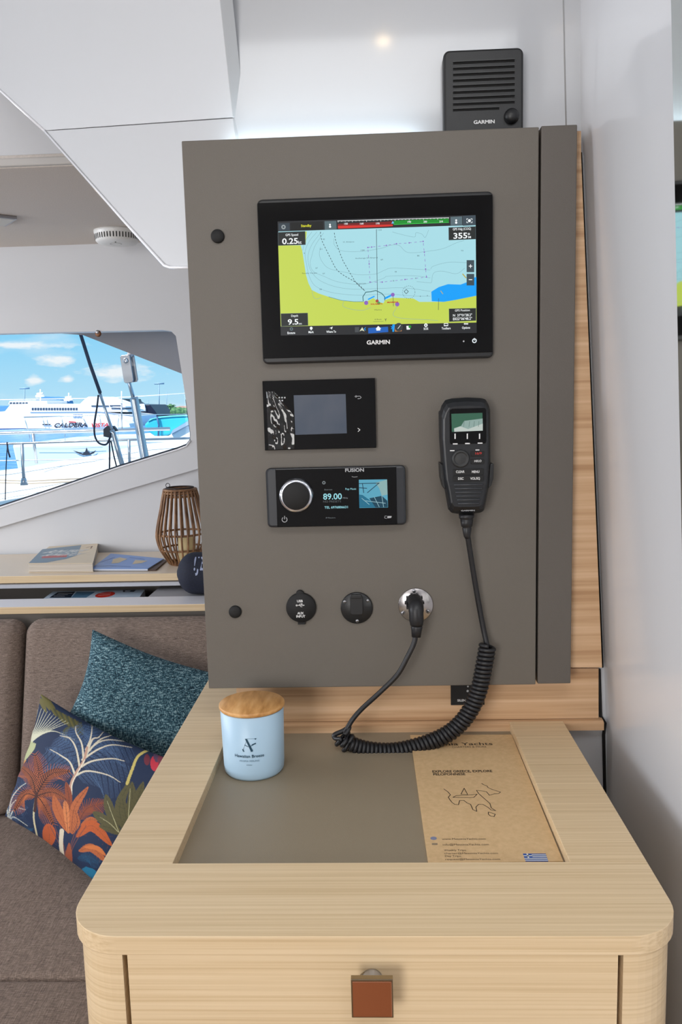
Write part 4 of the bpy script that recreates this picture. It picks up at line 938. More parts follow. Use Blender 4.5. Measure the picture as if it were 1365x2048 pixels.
OL, OL2 = (98, 92, 44), (70, 72, 44); NV = (72, 100, 138); CR = (206, 206, 180); OR, OR2, RST = (180, 98, 54), (138, 68, 40), (78, 36, 30)
# olive fan at the top edge
for x, y in ((300, 90), (330, 75), (360, 90), (380, 120)): leaf([(x, y), (x+40, y+60), (x+70, y+130)], 60, OL)
for i in range(9): leaf([(430+i*24, 190+i*12), (470+i*24, 240+i*16), (500+i*20, 300+i*12)], 46, OL if i % 2 else OL2)
leaf([(560, 330), (520, 380), (530, 450)], 60, OL2); leaf([(650, 300), (640, 360), (620, 420)], 60, OL2)
# cream fan at left
for i in range(16):
    a = i/15; ex, ey = 235+ (560-235)*a, 150+ (330-150)*a**1.2+(110 if i > 13 else 0)
    stroke([(185, 600), (200+60*a, 470-20*a), (230+190*a, 330+40*a), (ex+40*a, ey)], 11, CR, .8)
for i in range(8): stroke([(180, 610), (190+i*10, 520), (200+i*12, 430+i*6)], 26, (178, 184, 140), .6)
leaf([(165, 640), (180, 560), (230, 440)], 90, (176, 182, 140)); leaf([(150, 640), (175, 630), (210, 600)], 30, (198, 140, 80))
# blue feathered fronds behind cream stems
for p_ in ([(640, 620), (560, 480), (480, 410)], [(680, 560), (640, 420), (600, 330)], [(700, 500), (735, 420), (740, 320)], [(690, 560), (800, 450), (960, 430)], [(680, 600), (850, 490), (1060, 500)], [(650, 640), (820, 590), (1040, 650)], [(610, 720), (760, 690), (970, 800)], [(620, 720), (520, 600), (370, 530)]):
    frond(p_, 130, NV, None, n=30, w=.75, fall=1.0, side=(1,) if p_[-1][0] > 900 else (-1, 1))
for p_ in ([(600, 730), (700, 690), (860, 720), (965, 780)], [(635, 665), (740, 610), (900, 590), (1000, 610)], [(660, 600), (780, 520), (900, 480), (1060, 500)], [(670, 580), (760, 480), (860, 440), (1000, 450)], [(690, 570), (740, 440), (790, 420), (830, 375)], [(690, 520), (720, 450), (735, 380), (738, 320)], [(672, 600), (655, 470), (610, 380), (608, 330)], [(640, 660), (610, 510), (560, 430), (480, 405)], [(605, 730), (560, 620), (480, 560), (400, 515)], [(700, 540), (800, 440), (900, 400)]):
    stroke(p_, 17, (214, 206, 184), .75)
stroke([(560, 900), (570, 800), (610, 710), (670, 610), (700, 500)], 26, (190, 150, 130), .3); stroke([(575, 880), (580, 790), (625, 700), (680, 600)], 8, (226, 220, 200))
# left edge cream frond
for p_ in ([(70, 1110), (55, 960), (75, 820), (140, 700)], [(65, 1080), (90, 920), (150, 830), (210, 785)], [(65, 1060), (100, 950), (200, 880)], [(70, 1080), (120, 990), (205, 1000)], [(75, 1100), (110, 1060), (220, 1130)]): stroke(p_, 12, (196, 198, 186), .6); frond(p_, 60, NV, None, n=14, w=.5)
# orange palm
for p_ in ([(290, 890), (310, 700), (280, 550)], [(290, 880), (250, 740), (160, 650)], [(290, 880), (400, 720), (560, 690)], [(290, 890), (200, 880), (110, 1010)], [(300, 890), (350, 960), (430, 1120)], [(290, 890), (420, 860), (540, 920)]):
    leaf(p_, 120, RST); frond(p_, 85, OR if p_[-1][1] > 600 else (176, 92, 60), (52, 24, 22), n=19, w=1.25, fall=.3, sw=9)
stroke([(285, 900), (270, 1060), (300, 1230)], 13, (206, 196, 160)); stroke([(290, 890), (278, 1010)], 22, (64, 30, 28))
# banana leaves
leaf([(550, 1180), (470, 1020), (430, 890)], 130, OR, OR2); leaf([(560, 1000), (550, 880), (530, 780)], 90, OR2, RST); leaf([(570, 1180), (600, 980), (705, 820)], 110, OR, RST); leaf([(545, 1180), (530, 1000), (520, 930)], 80, (206, 124, 72), RST); leaf([(580, 1190), (620, 1100), (600, 1000)], 80, OR, RST)
frond([(640, 1080), (700, 990), (830, 950)], 80, OR2, RST, n=22, w=2.2)
leaf([(650, 1130), (720, 1080), (780, 1090)], 70, OR, OR2); leaf([(620, 1210), (740, 1130), (895, 1285)], 150, (186, 88, 38), OR2); leaf([(640, 1330), (740, 1310), (850, 1420)], 110, OR, OR2); leaf([(680, 1300), (780, 1310), (850, 1370)], 60, (206, 116, 60)); leaf([(385, 1130), (395, 1200), (390, 1290)], 180, (180, 84, 40), OR2)
for x in (400, 440, 480, 620, 650, 690): stroke([(550, 1450), (535+(x-540)*.35, 1300), (x, 1130)], 7, (112, 66, 60), .3)
leaf([(550, 1470), (550, 1400), (555, 1270)], 100, (150, 76, 48)); stroke([(495, 1170), (490, 1290), (515, 1450)], 36, (212, 200, 176), .2)
# olive rosette, yellow stem, blossom, teal tuft
for p_ in ([(950, 1170), (880, 1000), (850, 880)], [(960, 1180), (830, 1080), (750, 1020)], [(1000, 1180), (960, 980), (1040, 770)], [(1020, 1150), (1060, 950), (1060, 780)], [(1050, 1100), (1100, 930), (1150, 780)], [(1080, 1080), (1130, 980), (1180, 860)], [(970, 1190), (900, 1150), (800, 1130)], [(1020, 1180), (1010, 1060), (980, 900)]): leaf(p_, 130, (86, 82, 50), (58, 60, 40))
for p_ in ([(955, 1180), (900, 1040), (860, 930)], [(1030, 1060), (1040, 930), (1045, 830)], [(950, 1180), (880, 1110), (800, 1060)]): stroke(p_, 6, (178, 174, 132), .5)
stroke([(1020, 790), (1060, 680), (1110, 570), (1210, 510)], 24, (200, 184, 104), .2)
for x, y, r, c_ in ((1180, 600, 40, (110, 40, 56)), (1240, 630, 55, (196, 50, 70)), (1260, 570, 45, (88, 62, 92)), (1290, 600, 40, (120, 50, 70))): leaf([(x, y-r), (x, y), (x, y+r)], r*2.0, c_)
for i in range(9): leaf([(690, 1460), (650+i*14, 1500), (640+i*14, 1560)], 30, (20, 112, 150)); 
for p_ in ([(620, 1390), (700, 1380), (790, 1430)], [(130, 1130), (200, 1170), (240, 1180)], [(330, 1340), (420, 1360), (500, 1440)]): frond(p_, 60, (24, 84, 120), None, n=20, w=.8)
def palm(px, py):
    x = (px*4.015)/2-OX; y = ((py-1370)*4.015)/2-OY; i = int(min(max(y, 0), PH-1)); j = int(min(max(x, 0), PW-1)); return pat[i, j]
pm = bpy.data.materials.new('palm_print_cotton'); pm.use_nodes = True; n = pm.node_tree.nodes; l = pm.node_tree.links; b = n['Principled BSDF']
ca = n.new('ShaderNodeVertexColor'); ca.layer_name = 'weave'; l.new(ca.outputs[0], b.inputs['Base Color']); b.inputs['Roughness'].default_value = .75
z = n.new('ShaderNodeTexNoise'); z.inputs['Scale'].default_value = 1100; t = n.new('ShaderNodeTexCoord'); l.new(t.outputs['Object'], z.inputs[0]); bp = n.new('ShaderNodeBump'); bp.inputs['Strength'].default_value = .25; bp.inputs['Distance'].default_value = .001; l.new(z.outputs[0], bp.inputs['Height']); l.new(bp.outputs[0], b.inputs['Normal'])
pz = ZSEAT+.012
pBL = at(10, 1632, Y=yf-.33); pBR = at(232, 1800, Z=pz); pTL = at(82, 1388, Y=yf-.25)
pTR = pTL+(pBR-pBL)*.95+Vector((.02, -.0, .0))
pTR = at(372, 1530, Y=pTR.y)
pillow('scatter_pillow', [pTL, pTR, pBR, pBL], .052, palm, pm, 'navy palm-print pillow lying on the seat in front of the teal one', nu=330, nv=300, seed=9)

# ================================================================== THINGS ON THE SHELF
def onz(x, y, z): return at(x, y, Z=z)
def quadbook(name, px4, z, h, cover, pages, label, cat, tilt=0):
    """book lying flat: bottom outline from four photo points of its top face"""
    top = [at(x, y, Z=z+h) for x, y in px4]
    c0 = sum(top, Vector())/4
    t = thing(name, (c0.x, c0.y, z), label, cat)
    dn = Vector((0, 0, -1))
    MB().prism([p+dn*.0012 for p in [c0+(q-c0)*.985+Vector((0,0,0)) for q in top]], dn*(h-.0024), pages).build('pages', t, bevel=.0005)
    return t, top
# thick sailing handbook
paper = ramp_mat('paper_edge', ((.35, (176, 166, 154)), (.65, (214, 206, 194))), (3, 3, 900), rough=.8)
bh = .026
bt_, tp = quadbook('paperback_book', [(56, 1127), (186, 1126), (196, 1087), (98, 1093)], ZS+.0004, bh, None, paper, 'thick paperback with blue and cream cover lying on the shelf', 'book')
cream = mat('cream_cover', (222, 204, 176), rough=.4); bluec = mat('slate_blue_cover', (96, 128, 150), rough=.35)
cm = MB(); cm.prism(tp, (0, 0, -.0012), cream); cm.prism([p-Vector((0, 0, bh-.0012)) for p in tp], (0, 0, -.0010), cream); cm.build('cover', bt_)
c = Canvas((0, 0, tp[0].z+.0002), UX, (0, 1, 0)); K = lambda x, y: (.3077*x, 1060+.3077*y)
c.poly([K(187, 215), K(275, 125), K(530, 98), K(500, 165), K(430, 188), K(300, 212)], bluec, 1)
def kt(t, x0, x1, y, h, sh=.5): c.text(t, K(x0, 0)[0], K(x1, 0)[0], K(0, y)[1], h, mat('cover_lettering', (226, 226, 222)), 3, bold=.03, shear=sh)
kt("BOATER'S", 275, 495, 150, 5.0); kt('BOWDITCH', 262, 485, 170, 4.4); c.poly([K(275, 172), K(440, 158), K(432, 176), K(270, 184)], mat('red_band', (190, 92, 90)), 2)
c.line([K(560, 115), K(600, 105), K(590, 120)], .003, mat('brown_emblem', (120, 84, 60)), 2)
c.build('cover_print', bt_)
# blue chart booklet
bt_, tp = quadbook('chart_booklet', [(182, 1137), (296, 1137), (328, 1117), (222, 1107)], ZS+.0004, .008, None, mat('white_pages', (200, 206, 220)), 'thin blue chart booklet beside the thick paperback', 'book')
cm = MB(); cm.prism(tp, (0, 0, -.0010), mat('blue_cover', (86, 138, 210), rough=.3)); cm.build('cover', bt_)
c = Canvas((0, 0, tp[0].z+.0002), UX, (0, 1, 0)); ld = mat('map_land', (206, 190, 160)); dkb = mat('map_line_blue', (30, 60, 130))
c.poly([K(735, 190), K(780, 178), K(830, 188), K(800, 200), K(770, 214), K(725, 218)], ld, 1); c.poly([K(880, 195), K(960, 200), K(920, 215), K(860, 222)], ld, 1)
c.line([K(600, 212), K(660, 208), K(745, 178)], .002, dkb, 1); c.line([K(600, 236), K(720, 232), K(850, 238)], .002, dkb, 1); c.line([K(840, 178), K(940, 190)], .002, dkb, 1)
c.build('cover_print', bt_)
MB().prism([at(x, y, Z=ZS+.0045) for x, y in ((290, 1139), (312, 1139), (334, 1120), (326, 1118))], (0, 0, -.0038), mat('brown_leather', (74, 50, 40), rough=.5)).build('notebook', label='dark brown notebook edge under the blue chart booklet', cat='notebook')
# magazine and sunglass case in the trough
zmg = ZL-.012
tp = [at(x, y, Z=zmg) for x, y in ((78, 1204), (272, 1204), (290, 1179), (106, 1183))]
c0 = sum(tp, Vector())/4; mg_ = thing('magazine', (c0.x, c0.y, ZL-.07), 'glossy magazine with a red roundel lying in the grey trough', 'magazine')
MB().prism([p-Vector((0, 0, .0004)) for p in tp], (0, 0, -.057), mat('magazine_pages', (216, 218, 224), rough=.4)).build('pages', mg_)
c = Canvas((0, 0, zmg), UX, (0, 1, 0)); 
c.poly([(78, 1204), (272, 1204), (290, 1179), (106, 1183)], mat('magazine_cover', (190, 208, 226), rough=.2), 1)
c.poly([K(320, 440), K(460, 440), K(490, 400), K(375, 405)], mat('magazine_dark', (26, 40, 60), rough=.2), 2); c.poly([K(460, 440), K(560, 440), K(620, 402), K(500, 402)], mat('magazine_blue', (80, 120, 150), rough=.2), 2)
for y, x0, x1 in ((412, 380, 470), (420, 370, 440), (430, 350, 420)): c.line([K(x0, y), K(x1, y)], .002, printw, 3)
c.add([c.P(c.px(K(684, 420))[0]+.026*math.cos(a*.3927), c.px(K(684, 420))[1]+.035*math.sin(a*.3927), 3) for a in range(16)], [tuple(range(16))], mat('red_roundel', (206, 52, 40), rough=.25))
c.line([K(650, 412), K(720, 410)], .002, printw, 4); c.line([K(640, 424), K(715, 421)], .002, printw, 4)
c.poly([K(800, 392), K(885, 390), K(870, 402), K(800, 403)], mat('magazine_dark', (26, 40, 60)), 3); c.poly([K(815, 394), K(850, 393), K(845, 400), K(812, 401)], mat('magazine_cover', (190, 208, 226)), 4)
c.build('cover', mg_)
cs = at(286, 1192, Z=ZL-.03)
b = MB(); b.grid(lambda u, v: Vector((cs.x+.018*math.cos(2*math.pi*u)*math.sin(math.pi*v), cs.y+.045*math.cos(math.pi*v)+.02, ZL-.049+.0205*math.sin(2*math.pi*u)*math.sin(math.pi*v))), 20, 14, blackm)
b.build('glasses_case', label='small black case at the right end of the grey trough', cat='case')

# barrel speaker
RB = .056
by = ys-.058; bz = ZL+.0005+RB
lx0 = at(355, 1120, Y=by).x
bs = thing('bluetooth_speaker', (lx0+.11, by, ZL), 'dark navy fabric barrel speaker behind the left edge of the cabinet', 'speaker')
navy = ramp_mat('navy_speaker_cloth', ((.4, (14, 18, 32)), (.6, (30, 36, 58))), (900, 900, 900), rough=.8, bump=.4)
prof = [(RB*math.sin(math.pi/2*min(1, k/9))*.985+.0006, .044*(1-math.cos(math.pi/2*k/9))) for k in range(1, 10)]+[(RB, .05), (RB, .17)]+[(RB*math.cos(math.pi/2*k/8)+.0006, .17+.030*math.sin(math.pi/2*k/8)) for k in range(1, 9)]
MB().lathe(prof, (lx0, by, bz), navy, axis=(1, 0, 0), n=48).build('barrel', bs)
MB().lathe([(.012, 0), (.016, .002), (.016, .010)], (lx0-.0005, by, bz), mat('navy_rubber', (18, 22, 34), rough=.6), axis=(1, 0, 0), n=32).build('end_cap', bs)
class CylX(Canvas):
    def P(s, x, y, lv):
        a = (y-s.c.z)/s.R; r = s.R+lv*s.step
        return Vector((x, s.c.y-r*math.cos(a), s.c.z+r*math.sin(a)))
c = CylX((0, by-RB, 0), UX, UZ); c.c = Vector((0, by, bz)); c.R = RB; c.step = 1e-3
c.text('!JBL', 387, 424, 1141, 30, mat('speaker_logo', (150, 160, 190)), 1, bold=.01, shear=0)
c.build('logo', bs)

# rattan lantern
lb = at(368, 1127, Z=ZS)
sc = (lb.y+1.07)/FPX*1.0
LH = ZS+0
lant = thing('lantern', (lb.x, lb.y, ZS), 'brown rattan slat lantern standing on the shelf by the wall', 'lantern')
prof_ = [(29, 0), (36, 12), (46, 30), (51, 48), (52, 62), (48, 85), (42, 110), (36, 138), (33, 150)]
rz = [(r*sc, h*sc*.99) for r, h in prof_]
for i in range(26):
    a = 2*math.pi*i/26+.08
    pts = spline([Vector((lb.x+r*math.cos(a), lb.y+r*math.sin(a), ZS+.004+h)) for r, h in rz], 4)
    MB().tube(pts, .0030, rattan, n=6).build('slat', lant)
def ring(r, z, rr, m, nm, n=40):
    pts = [Vector((lb.x+r*math.cos(2*math.pi*i/n), lb.y+r*math.sin(2*math.pi*i/n), z)) for i in range(n+1)]
    MB().tube(pts, rr, m, n=8, cap=False).build(nm, lant)
for r, h, rr in ((27, 2, .0045), (50, 62, .003), (46, 30, .003), (32, 140, .0038), (32, 146, .0038), (32, 152, .004)): ring(r*sc-.002*(20 < h < 100), ZS+.0035+h*sc*.99, rr, rattan, 'hoop')
MB().lathe([(28*sc, 0), (28*sc, .004)], (lb.x, lb.y, ZS), rattan, n=24).build('base', lant)
ring(27*sc, ZS+.004+154*sc, .002, mat('dark_rim', (44, 32, 26), rough=.6), 'rim')
hk = MB(); hx = lb.x-.027; hk.tube([Vector((hx+.006*math.cos(t*.6283), lb.y-.03, ZS+158*sc+.008+.006*math.sin(t*.6283))) for t in range(11)], .0010, mat('dark_wire', (50, 46, 44), metal=1, rough=.4), n=6); hk.build('wire_loop', lant)
b = MB(); b.lathe([(.024, .0), (.025, .003), (.025, .072), (.020, .075), (.001, .074)], (lb.x+.012, lb.y, ZS+.0045), mat('ivory_wax', (214, 192, 142), rough=.5), n=28); b.build('pillar_candle', label='ivory pillar candle inside the rattan lantern', cat='candle')

# smoke alarm, ceiling lamps
sa = at(233, 474, Z=ZH-.006); sa = at(233, 462, Z=ZH-.006)
sm_ = thing('smoke_alarm', (sa.x, sa.y, ZH-.006-.035), 'round white smoke alarm on the beige ceiling by the window wall', 'smoke alarm')
wp = mat('white_plastic', (228, 228, 226), rough=.35)
MB().lathe([(.062, 0), (.062, .006), (.060, .010), (.058, .028), (.052, .034), (.03, .037), (.001, .038)], (sa.x, sa.y, ZH-.006), wp, axis=(0, 0, -1), n=48).build('housing', sm_)
b = MB()
for i in range(44):
    a = 2*math.pi*i/44; u = Vector((math.cos(a), math.sin(a), 0)); v_ = Vector((-u.y, u.x, 0)); c0 = Vector((sa.x, sa.y, 0))
    b.add([c0+u*(.0592+dx)+v_*dy+Vector((0, 0, ZH-.006-zz)) for dx, dy, zz in ((.0014, -.0014, .012), (.0014, .0014, .012), (.0003, .0014, .026), (.0003, -.0014, .026))], [(0, 1, 2, 3)], gap)
b.build('vent_slots', sm_)
b = MB(); b.lathe([(.002, 0), (.002, .0012)], (sa.x+.006, sa.y-.035, ZH-.006-.0362), gap, axis=(0, 0, -1), n=10); b.tube([Vector((sa.x+.016*math.cos(t*.4), sa.y-.012+.016*math.sin(t*.4), ZH-.006-.0376)) for t in range(17)], .0004, mat('button_ring', (150, 150, 150)), n=5, cap=False); b.build('test_button', sm_)
lc = at(40, 440, Z=ZH-.012)
dl_ = thing('ceiling_downlight', (lc.x-.05, lc.y, ZH-.016), 'square silver ceiling downlight at the left edge of the beige ceiling', 'lamp')
def rot2(x, y, a=math.radians(40)): return (x*math.cos(a)-y*math.sin(a), x*math.sin(a)+y*math.cos(a))
hs_ = .05
k0_ = rot2(hs_, -hs_); offc = Vector((lc.x-max(rot2(hs_, -hs_)[0], rot2(hs_, hs_)[0]), lc.y+.0, 0))
sq = [Vector((offc.x+rot2(a, b_)[0], offc.y+rot2(a, b_)[1]-.01, ZH-.014)) for a, b_ in ((-hs_, -hs_), (hs_, -hs_), (hs_, hs_), (-hs_, hs_))]
MB().prism(sq, (0, 0, .0075), chrome_b).build('frame', dl_, bevel=.001)
c0 = sum(sq, Vector())/4; MB().prism([c0+(p-c0)*.88-Vector((0, 0, .0006)) for p in sq], (0, 0, .0006), mat('satin_face', (188, 186, 178), rough=.3)).build('face_plate', dl_)
MB().lathe([(.013, 0), (.013, .0016)], (c0.x, c0.y, ZH-.0146), E('warm_lamp', (255, 226, 180), 6), axis=(0, 0, -1), n=24).build('bulb', dl_)
# spot on the near ceiling whose image shows in the glossy wall
P = at(767, 75, Y=YW); dvec = (P-CAM).normalized(); rf = Vector((dvec.x, -dvec.y, dvec.z)); tz = (2.292-P.z)/rf.z; sp_ = P+rf*tz
sl_ = thing('spotlight', (sp_.x, sp_.y, 2.28), 'small warm ceiling spotlight above the desk, mirrored in the glossy wall', 'lamp')
MB().box((sp_.x-.045, sp_.y-.03, 2.285), (sp_.x+.045, sp_.y+.03, 2.299), mat('cream_trim', (240, 225, 190), rough=.3)).build('housing', sl_, bevel=.003)
MB().lathe([(.017, 0), (.017, .002)], (sp_.x, sp_.y, 2.284), E('spot_bulb', (255, 220, 160), 60), axis=(0, 0, -1), n=20).build('bulb', sl_)

# ================================================================== OUTSIDE
shell = mat('white_deck_gelcoat', (232, 230, 226), rough=.5)
steel = mat('deck_stainless', (190, 194, 200), rough=.28, metal=.85)
# roof overhang seen through the glass
ov = MB(); ov.prism([at(x, y, Y=1.72) for x, y in ((-360, 636), (60, 662), (163, 669), (381, 754), (470, 790), (470, 560), (-360, 560))], (0, .03, 0), mat('overhang_grey', (150, 140, 138), rough=.6))
oo = ov.build('roof_overhang', label='grey underside of the roof overhang outside the window', cat='overhang')
p = at(195, 664, Y=YB-.002)
b = MB(); b.lathe([(.006, 0), (.005, .002), (.001, .003)], p, chrome_b, axis=(0, -1, 0), n=14); b.build('screw', wo_, label='small screw at the window top')
b = MB(); b.lathe([(.010, 0), (.001, .0004)], p+Vector((.002, 0, -.005)), mat('rust', (150, 104, 74), rough=.8), axis=(0, -1, 0), n=14); b.build('rust_stain', wo_, label='brown rust stain')

# our deck: ruled surface from the window out to its far edge
far_e = [(-400, 960), (0, 941), (34, 937), (70, 931), (114, 923), (155, 916), (200, 909), (240, 899), (300, 887), (381, 880), (470, 874)]
YD = 3.3
fe = [at(x, y, Y=YD) for x, y in far_e]; ne = [Vector((p.x*.75, 1.62, min(p.z-.18, at(0, 1010, Y=1.62).z+.15*(p.x+1.2)*.3-.02))) for p in fe]
dk_ = MB(); k = len(fe); dk_.add(ne+fe+[p-Vector((0, 0, 1.2)) for p in fe]+[p-Vector((0, 0, 1.2)) for p in ne],
    [(i, i+1, k+i+1, k+i) for i in range(k-1)]+[(k+i, k+i+1, 2*k+i+1, 2*k+i) for i in range(k-1)]+[(3*k+i, 3*k+i+1, i+1, i) for i in range(k-1)], shell)
deck = dk_.build('side_deck', label='sunlit white side deck of this boat outside the window', cat='deck')
b = MB(); 
for y0, y1 in ((957, 962), (963, 967)): b.tube([at(-80, y0, Y=2.6), at(60, y1, Y=2.6), at(175, (y0+y1)/2-3, Y=2.6)], .0035, mat('toe_rail', (176, 164, 150), rough=.6), n=6)
b.build('toe_rail', label='thin beige toe rail running along the white side deck', cat='toe rail')
# guard rails
def rod(pts, r, y, name, parent, m=steel, n=8): return MB().tube([at(a, b_, Y=y) for a, b_ in pts], r, m, n=n).build(name, parent)
YR = 2.35
g1 = at(48, 967, Y=YR); gr1 = thing('guard_rail', g1, 'near steel guard rail with a horizontal tube above the white deck', 'railing')
rod([(-200, 893), (0, 888), (200, 881), (385, 876.5)], .0052, YR, 'top_tube', gr1)
rod([(44, 888), (46, 930), (48.5, 967)], .0075, YR, 'stanchion', gr1); MB().lathe([(.017, 0), (.012, .02), (.009, .03)], at(48.5, 970, Y=YR), steel, n=14).build('stanchion_foot', gr1)
rod([(258, 879), (259.5, 928)], .0065, YR, 'stanchion', gr1)
rod([(-200, 926), (0, 921.5), (200, 918), (390, 912)], .0022, YR, 'lifeline', gr1, m=mat('white_line', (235, 238, 242)))
YR2 = 3.0
g2 = at(73, 927, Y=YR2); gr2 = thing('guard_rail', g2, 'far steel guard rail whose tube ends at the cabin side', 'railing')
rod([(-200, 872), (0, 866.5), (170, 862), (340, 857.5)], .009, YR2, 'top_tube', gr2)
rod([(66, 866), (73, 927)], .008, YR2, 'stanchion', gr2); rod([(243, 806), (244, 862)], .004, YR2, 'stanchion', gr2)
MB().tube([at(x, y, Y=YR2+.1) for x, y in ((-200, 800), (0, 799.5), (171, 797), (257, 794), (390, 785.5))], .0022, mat('white_line', (235, 238, 242)), n=6).build('lifeline', label='thin white upper lifeline crossing the whole window', cat='lifeline')
YR3 = 8.3
g3 = at(60, 866, Y=YR3); gr3 = thing('pulpit_rail', g3, 'thin slanting pulpit rail of the neighbouring boat in front of the ferry', 'railing')
rod([(48, 834.5), (150, 831.5), (260, 829.5), (374, 828.5)], .006, YR3, 'top_tube', gr3)
for a, b_ in (((48, 834), (56, 858)), ((56, 858), (63, 892)), ((129, 856), (131, 892)), ((236, 848), (236, 890)), ((84, 834), (92, 858)), ((92, 833), (99, 858)), ((122, 833), (129, 858)), ((164, 832), (174, 850)), ((199, 831), (204, 858)), ((238, 831), (236, 850))): rod([a, b_], .0045, YR3, 'stanchion', gr3)
rod([(48, 858), (120, 857), (200, 856)], .004, YR3, 'mid_tube', gr3)
# shroud with dark sleeve
YS1 = 2.0
s1 = at(246, 935, Y=YS1); sh = thing('rigging_shroud', s1, 'rigging wire with dark sleeve leaning across the left window view', 'rigging')
rod([(159, 655), (161.5, 669), (180, 728), (200.5, 786)], .0068, YS1, 'sleeve', sh, m=mat('dark_sleeve', (52, 62, 84), rough=.7)); rod([(199, 784), (213, 826), (226, 864)], .0056, YS1, 'wire', sh)
rod([(224, 860), (227, 866), (235, 896), (247, 938)], .0098, YS1, 'turnbuckle', sh)
dkr = mat('dark_rope', (44, 50, 66), rough=.8)
MB().tube(spline([at(x, y, Y=YS1-.02) for x, y in ((197, 790), (194, 815), (189, 848), (190, 872), (198, 886), (212, 889), (219, 878), (222, 866))], 8), .0036, dkr, n=8).build('rope_loop', label='dark rope loop hanging from the sleeved rigging wire', cat='rope')
MB().tube([at(x, y, Y=YS1-.03) for x, y in ((219, 878), (219.5, 905), (219, 945))], .0034, dkr, n=6).build('hanging_rope', label='straight dark rope end hanging left of the turnbuckle', cat='rope')
MB().tube([at(x, y, Y=YS1-.01) for x, y in ((222, 882), (228, 912), (235, 940))], .0030, dkr, n=6).build('hanging_rope', label='slanting dark rope end beside the sleeved rigging turnbuckle', cat='rope')
b = MB(); b.prism([at(x, y, Y=YS1+.02) for x, y in ((207, 858), (214, 852), (227, 852), (234, 862), (222, 864), (221, 876), (207, 873))], (0, .02, 0), mat('block_dark', (54, 60, 72), rough=.5)); b.build('rigging_block', label='dark block hung by the sleeved rigging wire', cat='block')
# big turnbuckle shroud
YS2 = 2.15
s2 = at(290, 925, Y=YS2); s2t = thing('rigging_turnbuckle', s2, 'thick steel turnbuckle with toggle plate on the right-hand rigging', 'rigging')
pl = [(240, 714), (243, 710.5), (256, 709.5), (259.5, 712), (267, 760), (265, 764.5), (252, 766.5), (248, 764)]
MB().prism([at(x, y, Y=YS2-.02) for x, y in pl], (0, .006, 0), chrome_b).build('toggle_plate', s2t, bevel=.0015)
MB().prism([at(x+9, y-1, Y=YS2+.012) for x, y in pl], (0, .006, 0), chrome_b).build('toggle_plate', s2t, bevel=.0015)
p = at(251, 721, Y=YS2-.022); MB().lathe([(.0108, 0), (.0095, .004), (.006, .005), (.004, .003), (.001, .003)], p, chrome, axis=(0, -1, 0), n=20).build('pin', s2t)
rod([(256, 752), (259, 768), (267, 797)], .0078, YS2, 'threaded_rod', s2t); rod([(264, 700), (259, 712)], .012, YS2, 'strap', s2t, m=mat('pale_strap', (190, 186, 190)))
rod([(267.5, 795), (269, 800), (276, 840), (290, 921), (291, 930)], .0165, YS2, 'body', s2t, n=16)
rod([(273, 800), (283, 850), (297, 921)], .0055, YS2+.01, 'side_bar', s2t, m=mat('dark_brown_bar', (92, 76, 72), rough=.5))
# line hanging from rail at far left
MB().tube(spline([at(x, y, Y=YR-.03) for x, y in ((15, 884), (12, 940), (10.5, 1000))], 6), .0022, dkr, n=6).build('mooring_line', label='thin dark line hanging from the near rail at far left', cat='rope')
MB().tube(spline([at(x, y, Y=YR-.03) for x, y in ((14, 884), (16, 900), (20, 915))], 6), .0036, dkr, n=6).build('mooring_line', label='short dark line end tied on the near rail at far left', cat='rope')

# sea
shipY = 130
zsea = at(0, 859, Y=shipY).z
seam = ramp_mat('sea_water', ((.3, (24, 92, 168)), (.5, (52, 126, 196)), (.72, (150, 196, 230))), (.5, 2.2, 1), nscale=1.0, rough=.25, bump=.2, detail=8)
MB().add([(-900, 3.6, zsea), (500, 3.6, zsea), (500, 2500, zsea), (-900, 2500, zsea)], [(0, 1, 2, 3)], seam).build('sea', kind='stuff', label='blue rippled harbour water beyond the deck', cat='sea')
# neighbouring catamaran hull
K8 = lambda x, y: (x*.2857, 660+y*.2857)
nb = at(60, 930, Y=8); hullm = mat('pale_blue_hull', (204, 218, 230), rough=.4)
nc = thing('catamaran', (nb.x, 8, zsea), 'pale hull of the neighbouring catamaran behind the rails, with a black emblem', 'boat')
MB().prism([at(*K8(x, y), Y=8) for x, y in ((80, 802), (400, 795), (900, 788), (1100, 782), (1750, 778), (1750, 2200), (300, 2200), (180, 1200), (118, 965), (98, 880))], (0, 2.0, 0), hullm).build('hull', nc, bevel=.03)
c = Canvas((0, 7.985, 0), UX, UZ, step=.004); c.poly([K8(x, y) for x, y in ((510, 842), (545, 852), (580, 864), (598, 850), (607, 820), (618, 850), (630, 862), (655, 852), (675, 840), (660, 862), (632, 874), (590, 878), (545, 862))], mat('tribal_black', (40, 44, 58)), 1); c.build('emblem', nc)
MB().tube([at(*K8(x, y), Y=7.97) for x, y in ((250, 832), (500, 832), (720, 820))], .0025, mat('hull_line', (150, 168, 186)), n=5).build('rub_line', nc)
b = MB(); b.prism([at(*K8(x, y), Y=7.7) for x, y in ((1000, 752), (1120, 750), (1180, 740), (1312, 660), (1500, 600), (1500, 800), (1000, 795))], (0, .8, 0), shell); b.build('coachroof', nc, bevel=.02)
b = MB(); b.prism([at(*K8(x, y), Y=7.66) for x, y in ((1195, 730), (1210, 700), (1312, 640), (1500, 560), (1500, 610), (1312, 668))], (0, .05, 0), mat('windshield_grey', (150, 170, 188), rough=.2)); b.build('windshield', nc)
b = MB(); b.prism([at(*K8(x, y), Y=60) for x, y in ((600, 750), (640, 742), (900, 738), (1000, 728), (1100, 745), (1100, 862), (620, 862))], (0, 2.5, 0), shell); b.build('motorboat', label='low white motorboat between the ferry and the near rail', cat='boat', bevel=.03)
